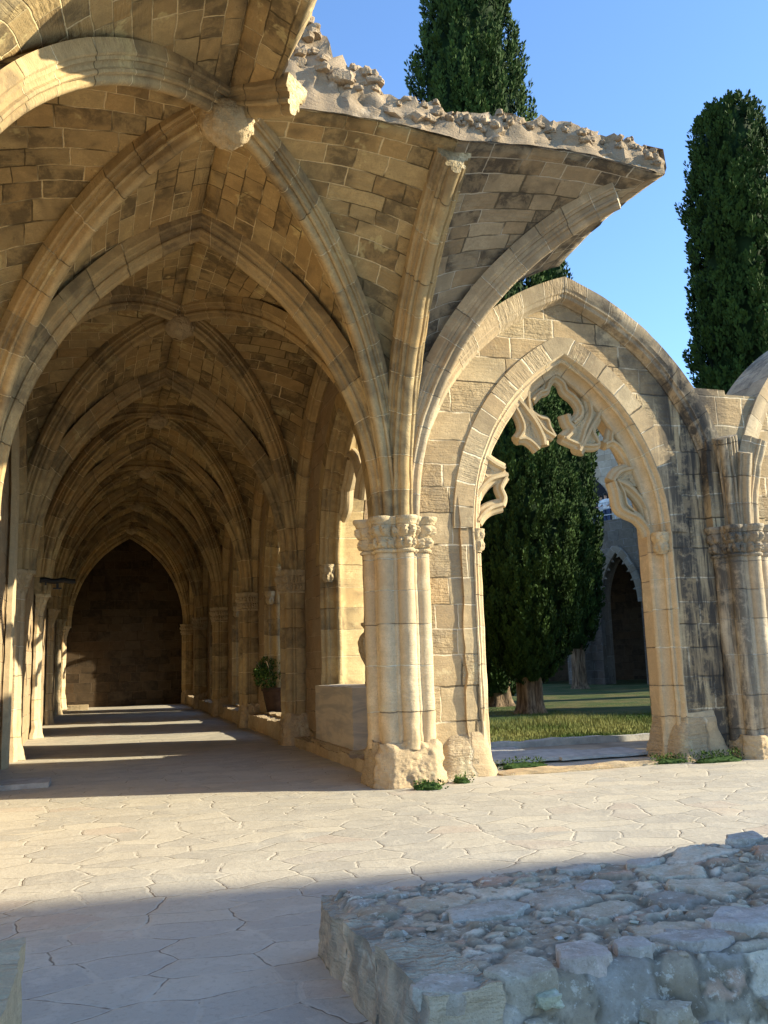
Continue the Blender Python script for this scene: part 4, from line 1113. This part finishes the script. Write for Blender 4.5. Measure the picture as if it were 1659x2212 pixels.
def fast_mesh(name, V, k, tint, mat, parent=None):
    me = bpy.data.meshes.new(name); nf = len(V)//k
    me.vertices.add(len(V)); me.vertices.foreach_set('co', V.astype(np.float32).ravel())
    me.loops.add(len(V)); me.loops.foreach_set('vertex_index', np.arange(len(V), dtype=np.int32))
    me.polygons.add(nf); me.polygons.foreach_set('loop_start', np.arange(0, len(V), k, dtype=np.int32)); me.polygons.foreach_set('loop_total', np.full(nf, k, dtype=np.int32))
    me.update(calc_edges=True)
    a = me.attributes.new('tint', 'FLOAT', 'FACE'); a.data.foreach_set('value', tint.astype(np.float32))
    me.materials.append(mat); o = bpy.data.objects.new(name, me); col.objects.link(o); o.parent = parent; return o
gp = np.array([nz(a*.5, b*.5) for a, b in zip(gx, gy)])
tag(fast_mesh('grass', V, 3, np.clip(.3+1.6*gp+.4*rs.rand(n), 0, 1), M['grass']), kind='stuff')

# ------------------------------------------------------------------ cypresses
def cypress(loc, H, r, label, seed, z0=1.4, trunk_r=.33, n=52000, prof=None, leaf=.15, bump=None):
    rt = empty('cypress_tree', (*loc, 0), 0, label, 'cypress', 'cypresses in the cloister garden')
    rs = np.random.RandomState(seed)
    prof = prof or [(0, .25), (.03, .62), (.10, .88), (.25, 1.), (.5, .96), (.75, .82), (.9, .52), (.97, .24), (1., .03)]
    ts = np.array([p[0] for p in prof]); rr_ = np.array([p[1] for p in prof])
    def rad(t): return np.interp(t, ts, rr_)*r
    # lobed surface: noise on (angle, height) stretched upright
    NA, NT = 72, 150
    lob = np.zeros((NT, NA))
    for i in range(NT):
        for j in range(NA):
            a = 2*math.pi*j/NA; z = i/NT*H
            lob[i, j] = .15*nz(math.cos(a)*2.6+seed, math.sin(a)*2.6, z*.55)+.13*nz(math.cos(a)*6+seed, math.sin(a)*6, z*1.1)+.08*nz(math.cos(a)*13, math.sin(a)*13+seed, z*2.6)
    def surf(t, a):
        i = np.clip((t*NT).astype(int), 0, NT-1); j = ((a/(2*np.pi)*NA).astype(int)) % NA
        return rad(t)*(1+lob[i, j]*1.25), lob[i, j]
    per = 46; npl = n//per
    t0 = rs.rand(npl*4); keep = rs.rand(len(t0)) < np.interp(t0, ts, rr_)+.08; t0 = t0[keep][:npl]; npl = len(t0); a0 = rs.rand(npl)*2*np.pi
    rr, lb0 = surf(t0, a0); dep = rs.rand(npl)**1.8; rho = rr*(1-.17*dep)
    lean = .25*np.sin(t0*2.2+seed)
    C0 = np.stack([rho*np.cos(a0)+lean*.5, rho*np.sin(a0), z0+t0*(H-z0)], 1); o0 = np.stack([np.cos(a0), np.sin(a0), np.zeros(npl)], 1)
    ax = o0*rs.uniform(.05, .38, npl)[:, None]+np.array([0, 0, 1.])+rs.normal(0, .10, (npl, 3)); ax /= np.linalg.norm(ax, axis=1)[:, None]
    pl = leaf*rs.uniform(2.6, 5.2, npl)*np.minimum(1, rr/r+.25); pr_ = leaf*rs.uniform(.6, 1.0, npl)
    id_ = np.repeat(np.arange(npl), per); m_ = len(id_); u = rs.rand(m_); sp_ = np.sqrt(np.clip(u*(1-u)*4, 0, 1))*(1-.45*u)
    e = rs.normal(0, 1, (m_, 3)); e -= ax[id_]*np.sum(e*ax[id_], 1)[:, None]; e /= np.linalg.norm(e, axis=1)[:, None]
    P = C0[id_]+ax[id_]*((u-.4)*pl[id_])[:, None]+e*(sp_*pr_[id_]*rs.uniform(.5, 1, m_))[:, None]
    out = o0[id_]
    d = ax[id_]*rs.uniform(.7, 1.3, m_)[:, None]+e*rs.uniform(.2, .8, m_)[:, None]+rs.normal(0, .18, (m_, 3)); d /= np.linalg.norm(d, axis=1)[:, None]
    s = np.cross(d, out+rs.normal(0, .6, (m_, 3))); s /= np.linalg.norm(s, axis=1)[:, None]
    ln = leaf*rs.uniform(.45, 1.1, m_)[:, None]; w2 = ln*.24
    V = np.stack([P-s*w2*.5, P+s*w2*.5, P+d*ln*.6+s*w2, P+d*ln, P+d*ln*.55-s*w2], 1).reshape(-1, 3)
    tint = np.clip(.18+1.3*lb0[id_]+.30*rs.rand(m_)+.35*(u-.3)-.35*dep[id_]+.2*rs.rand(npl)[id_], 0, 1)  # deep and hollow parts of the crown tinted darker, shade put into the colour
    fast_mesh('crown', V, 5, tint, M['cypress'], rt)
    # solid dark core added inside the crown to block the sky
    mb = MB(); rows = []
    for i in range(60):
        tt = i/59; row = []
        for j in range(36):
            aa = 2*math.pi*j/36; R0 = float(rad(np.array(tt)))*(.70+.95*lob[min(NT-1, int(tt*NT)), (j*2) % NA]); ll = .125*math.sin(tt*2.2+seed)
            row.append((math.cos(aa)*R0+ll, math.sin(aa)*R0, z0+tt*(H-z0)))
        rows.append(row)
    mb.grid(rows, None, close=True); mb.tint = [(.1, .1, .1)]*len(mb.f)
    core = mb.build('inner_core', M['cypress'], rt, 180)
    # trunk with flutes
    mb = MB(); rows = []
    for i in range(30):
        z = -.05+(z0+2.)*i/29; k = trunk_r*(1+.45*max(0, 1-z/.5)**2)*(1-.12*z/(z0+2))
        rows.append([(math.cos(2*math.pi*j/40)*k*(1+.13*math.sin(j*2*math.pi/40*5+z)+.08*nz(j*.5, z*2, seed)), math.sin(2*math.pi*j/40)*k*(1+.13*math.sin(j*2*math.pi/40*5+z)), z) for j in range(40)])
    mb.grid(rows, None, close=True); mb.build('trunk', M['bark'], rt, 60)
    return rt
pA = [(0, .22), (.03, .42), (.09, .66), (.17, .88), (.28, 1.), (.45, 1.), (.62, .9), (.8, .66), (.92, .36), (1., .03)]
cypress((7.1, 10.3), 10.6, 1.68, 'dark green cypress with thick fluted trunk, framed by the tracery arch', 3, .95, .34, 130000, pA, .105)
pB = [(0, .3), (.1, .7), (.3, .9), (.45, 1.), (.60, .98), (.68, .92), (.78, .72), (.88, .52), (1., .05)]
cypress((8.35, 15.0), 31, 2.2, 'tallest cypress, rising above the broken vault and cut off by the top of the photo', 11, .5, .4, 150000, pB, .17)
cypress((18.75, 14.0), 22.4, 1.72, 'tall blunt-topped cypress at the right edge above the arcade wall', 17, 2, .45, 120000, [(0, .3), (.1, .95), (.3, 1.15), (.5, 1.1), (.75, 1.), (.90, .84), (.96, .66), (1., .25)], .18)
cypress((17.4, 25.6), 22.2, 1.45, 'distant cypress whose tip shows just above the pointed arch', 23, 1.9, .32, 45000, None, .2)
cypress((15.3, 8.2), 9.0, 1.7, 'lower dark cypress seen through the second arch at the right edge', 29, .8, .35, 30000, None, .16)

# ------------------------------------------------------------------ far range of the cloister
fa = empty('far_cloister_range', (21.9, 28.2, 0), math.atan2(-.89, .46), 'grey shaded cloister building with a pointed doorway and roof walk behind the cypress', 'building')
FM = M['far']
def far_opening(cx, a, zs, zt):
    wp, k, n = win_path(cx, a, zs, zt, 0)
    return wp
def far_wall(x0, x1, H, ops, parent):
    """front wall in local plane y=0 (camera on -y side), pointed holes"""
    mb = MB(); edges = [x0]
    for (cx, a, zs, zt) in ops:
        xl = cx-a-.6; xr = cx+a+.6
        mb.ngon([(edges[-1], 0, 0), (xl, 0, 0), (xl, 0, H), (edges[-1], 0, H)], uv=[(edges[-1], 0), (xl, 0), (xl, H), (edges[-1], H)])
        wp, k, n = win_path(cx, a, zs, zt, 0)
        half = k+n+1
        for sd in (-1, 1):
            rows = []; uvs = []
            for i in range(half):
                x, z = wp[i][0], wp[i][1]
                if sd > 0: x = 2*cx-x
                if i < k: X, Z = (xl if sd < 0 else xr), z
                else:
                    t = (i-k)/n; Z = zs+(H-zs)*min(1, t*1.6); X = (xl if sd < 0 else xr) if t < .625 else cx+sd*(a+.6)*(1-(t-.625)/.375)
                rows.append([(x, 0, z), (X, 0, Z)]); uvs.append([(x, z), (X, Z)])
            mb.grid(rows, uvs, flip=sd < 0)
        rv = [[(x, 0, z), (x, 1.1, z)] for x, z, _, _ in wp]; mb.grid(rv, [[(i*.1, 0), (i*.1, 1.)] for i in range(len(rv))])
        edges.append(xr)
    mb.ngon([(edges[-1], 0, 0), (x1, 0, 0), (x1, 0, H), (edges[-1], 0, H)], uv=[(edges[-1], 0), (x1, 0), (x1, H), (edges[-1], H)])
    return mb.build('wall', FM, parent, 60)
ops = [(-14.2+4.6*k, 1.2, 4.2, 7.0) for k in range(6)]
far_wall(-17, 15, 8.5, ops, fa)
for k in range(7):
    mb = MB(); x = -16.5+4.6*k; mb.box((x-.45, -.9, 0), (x+.45, .0, 5.6)); mb.ngon([(x-.45, -.9, 5.6), (x+.45, -.9, 5.6), (x+.45, 0, 6.6), (x-.45, 0, 6.6)]); mb.build('buttress', FM, fa)
for k in range(6):
    wp, kk, nn = win_path(-14.2+4.6*k, 1.2, 4.2, 7.0, 0); mb = MB()
    seg = wp[kk:kk+2*nn+2]; LL = 0; rows = []; uvs = []
    for i, (x, z, ax, az) in enumerate(seg): rows.append([(x+ax*.14, .05, z+az*.14), (x+ax*.12, -.09, z+az*.12), (x-ax*.02, -.12, z-az*.02), (x-ax*.26, -.10, z-az*.26), (x-ax*.28, .02, z-az*.28)]); uvs.append([(j*.1, i*.1) for j in range(5)])
    mb.grid(rows, uvs, flip=True)
    for i in range(4, 2*nn-2, 5):   # cusps hanging in the arch
        x, z, ax, az = seg[i]; mb.ngon([(x+ax*.12-az*.09, .0, z+az*.12+ax*.09), (x+ax*.34, .0, z+az*.34), (x+ax*.12+az*.09, 0, z+az*.12-ax*.09)])
    mb.build('arch_moulding', M['fartrim'], fa, 50)
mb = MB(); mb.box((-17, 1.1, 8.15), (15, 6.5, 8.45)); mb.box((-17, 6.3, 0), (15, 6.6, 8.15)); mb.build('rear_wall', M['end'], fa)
mb = MB(); mb.box((-17, 0.02, 8.5), (15, 1.1, 8.6)); mb.build('coping', FM, fa)
# upper storey set back behind the roof walk
mb = MB(); mb.box((-17, 5.2, 8.6), (4.5, 9, 15.8)); mb.build('upper_wall', M['farlit'], fa)
for cx_ in (-8, -4.4, -.6):
    mb = MB(); wp, kk, nn = win_path(cx_, .9, 10.2, 12.0, 8.6); mb.ngon([(x, 5.17, z) for x, z, _, _ in wp]); mb.build('doorway', M['black'], fa)  # flat black panels, the shade of the door openings put into the colour
# railing
mb = MB()
for k in range(22): mb.box((-16+1.4*k, .5, 8.6), (-15.95+1.4*k, .55, 9.65))
for z in (8.95, 9.3, 9.62): mb.box((-17, .50, z), (15, .54, z+.05))
mb.build('railing', M['rail'], fa)

# building added out of frame, its roofline shaped to throw the foreground shade
rb = empty('shade_casting_building', (0, 0, 0), 0, 'unseen steep-roofed building added to cast the foreground shade', 'building')
mb = MB(); mb.box((34, -40, 0), (44, -18.9, 18.6)); mb.build('wall', M['farlit'], rb)
mb = MB(); g = [(-18.8, 18.6), (-27.0, 35.8), (-40, 18.6)]
mb.ngon([(34, y, z) for y, z in g], flip=True); mb.ngon([(44, y, z) for y, z in g])
mb.ngon([(34, -18.8, 18.6), (44, -18.8, 18.6), (44, -27, 35.8), (34, -27, 35.8)]); mb.ngon([(34, -40, 18.6), (44, -40, 18.6), (44, -27, 35.8), (34, -27, 35.8)], flip=True)
mb.build('roof', M['clay'], rb)

# ------------------------------------------------------------------ people
def person(loc, rz, label, shirt, legs, pose=0):
    p = empty('person', loc, rz, label, 'person')
    bm = bmesh.new(); lay = bm.verts.layers.skin.verify()
    J = {'pel': ((0, 0, .95), .13), 'bel': ((0, 0, 1.1), .125), 'ch': ((0, .01, 1.32), .145), 'nk': ((0, 0, 1.49), .055), 'hd': ((0, -.015, 1.58), .075), 'hd2': ((0, -.02, 1.68), .085),
         'lh': ((.1, 0, .9), .09), 'lk': ((.11, -.01, .5), .058), 'la': ((.11, .02, .1), .04), 'lt': ((.12, -.14, .04), .035),
         'rh': ((-.1, 0, .9), .09), 'rk': ((-.11, -.01, .5), .058), 'ra': ((-.11, .02, .1), .04), 'rt': ((-.12, -.14, .04), .035),
         'ls': ((.19, .01, 1.41), .055), 'le': ((.27, .03, 1.14), .042), 'lw': ((.22, -.2, 1.05), .028), 'lf': ((.2, -.29, 1.04), .022),
         'rs': ((-.19, .01, 1.41), .055), 're': ((-.27, .03, 1.14), .042), 'rw': ((-.22, -.2, 1.05), .028), 'rf': ((-.2, -.29, 1.04), .022)}
    E_ = [('pel', 'bel'), ('bel', 'ch'), ('ch', 'nk'), ('nk', 'hd'), ('hd', 'hd2'), ('pel', 'lh'), ('lh', 'lk'), ('lk', 'la'), ('la', 'lt'), ('pel', 'rh'), ('rh', 'rk'), ('rk', 'ra'), ('ra', 'rt'),
          ('ch', 'ls'), ('ls', 'le'), ('le', 'lw'), ('lw', 'lf'), ('ch', 'rs'), ('rs', 're'), ('re', 'rw'), ('rw', 'rf')]
    vs = {}
    for k, (c, r) in J.items():
        v = bm.verts.new(c); v[lay].radius = (r, r*.85 if k in ('ch', 'bel', 'pel') else r); vs[k] = v
        if k == 'pel': v[lay].use_root = True
    for a, b in E_: bm.edges.new((vs[a], vs[b]))
    me = bpy.data.meshes.new('body'); bm.to_mesh(me); bm.free(); me.materials.append(M['skin'])
    o = bpy.data.objects.new('body', me); col.objects.link(o); o.parent = p
    o.modifiers.new('skin', 'SKIN').use_smooth_shade = True; sb = o.modifiers.new('sub', 'SUBSURF'); sb.levels = 1; sb.render_levels = 1
    def tube(name, pts, mat):
        mb = MB()
        for seq in pts:
            path = [Vector(c) for c, r in seq]; rows = []
            for i, (c, r) in enumerate(seq):
                tg = (path[min(len(path)-1, i+1)]-path[max(0, i-1)]).normalized(); a = tg.cross(Vector((0, 1, .01))).normalized(); b = a.cross(tg)
                rr = r if isinstance(r, tuple) else (r, r)
                rows.append([path[i]+a*math.cos(q*math.pi/8)*rr[0]+b*math.sin(q*math.pi/8)*rr[1] for q in range(16)])
            mb.grid(rows, None, close=True); mb.ngon(rows[-1]); mb.ngon(rows[0])
        mb.build(name, mat, p, 70)
    tube('shirt', [[((0, 0, .88), (.19, .15)), ((0, 0, 1.1), (.175, .14)), ((0, .01, 1.32), (.20, .15)), ((0, .01, 1.42), (.19, .12)), ((0, 0, 1.48), (.08, .08))],
                   [((.14, .01, 1.42), .07), ((.2, .01, 1.38), .078), ((.255, .025, 1.2), .068)], [((-.14, .01, 1.42), .07), ((-.2, .01, 1.38), .078), ((-.255, .025, 1.2), .068)]], shirt)
    tube('trousers', [[((.09, 0, .95), .115), ((.105, 0, .7), .10), ((.11, -.01, .5), .08), ((.11, .02, .12), .06)], [((-.09, 0, .95), .115), ((-.105, 0, .7), .10), ((-.11, -.01, .5), .08), ((-.11, .02, .12), .06)]], legs)
    mb = MB(); rock(mb, (0, .02, 1.71), .112, 3, (1, 1.05, .95), (.02, .02, .02), 9, 14, 0); mb.tint = []; mb.build('hair', M['hair'], p, 180)
    mb = MB(); mb.box((-.012, -.125, 1.60), (.012, -.098, 1.645)); mb.box((-.045, -.108, 1.65), (-.02, -.100, 1.662)); mb.box((.02, -.108, 1.65), (.045, -.100, 1.662)); mb.box((-.025, -.106, 1.572), (.025, -.098, 1.58)); mb.build('face', M['skin'], p)
    return p
fm = Matrix.Translation(fa.location) @ Matrix.Rotation(fa.rotation_euler.z, 4, 'Z')
def fl2w(x, y, z): return tuple(fm @ Vector((x, y, z)))
person(fl2w(-1.35, .95, 8.46), fa.rotation_euler.z, 'person in a white T-shirt leaning at the roof railing, beside the dark doorway', M['white'], M['jean'])
person(fl2w(-1.85, 1.3, 8.46), fa.rotation_euler.z+.8, 'person with dark hair standing left of the one at the roof railing', M['white'], M['black'])
person(fl2w(.15, 3.0, .0), fa.rotation_euler.z, 'person in dark clothes standing deep in the shaded ground-floor doorway', M['black'], M['jean'])
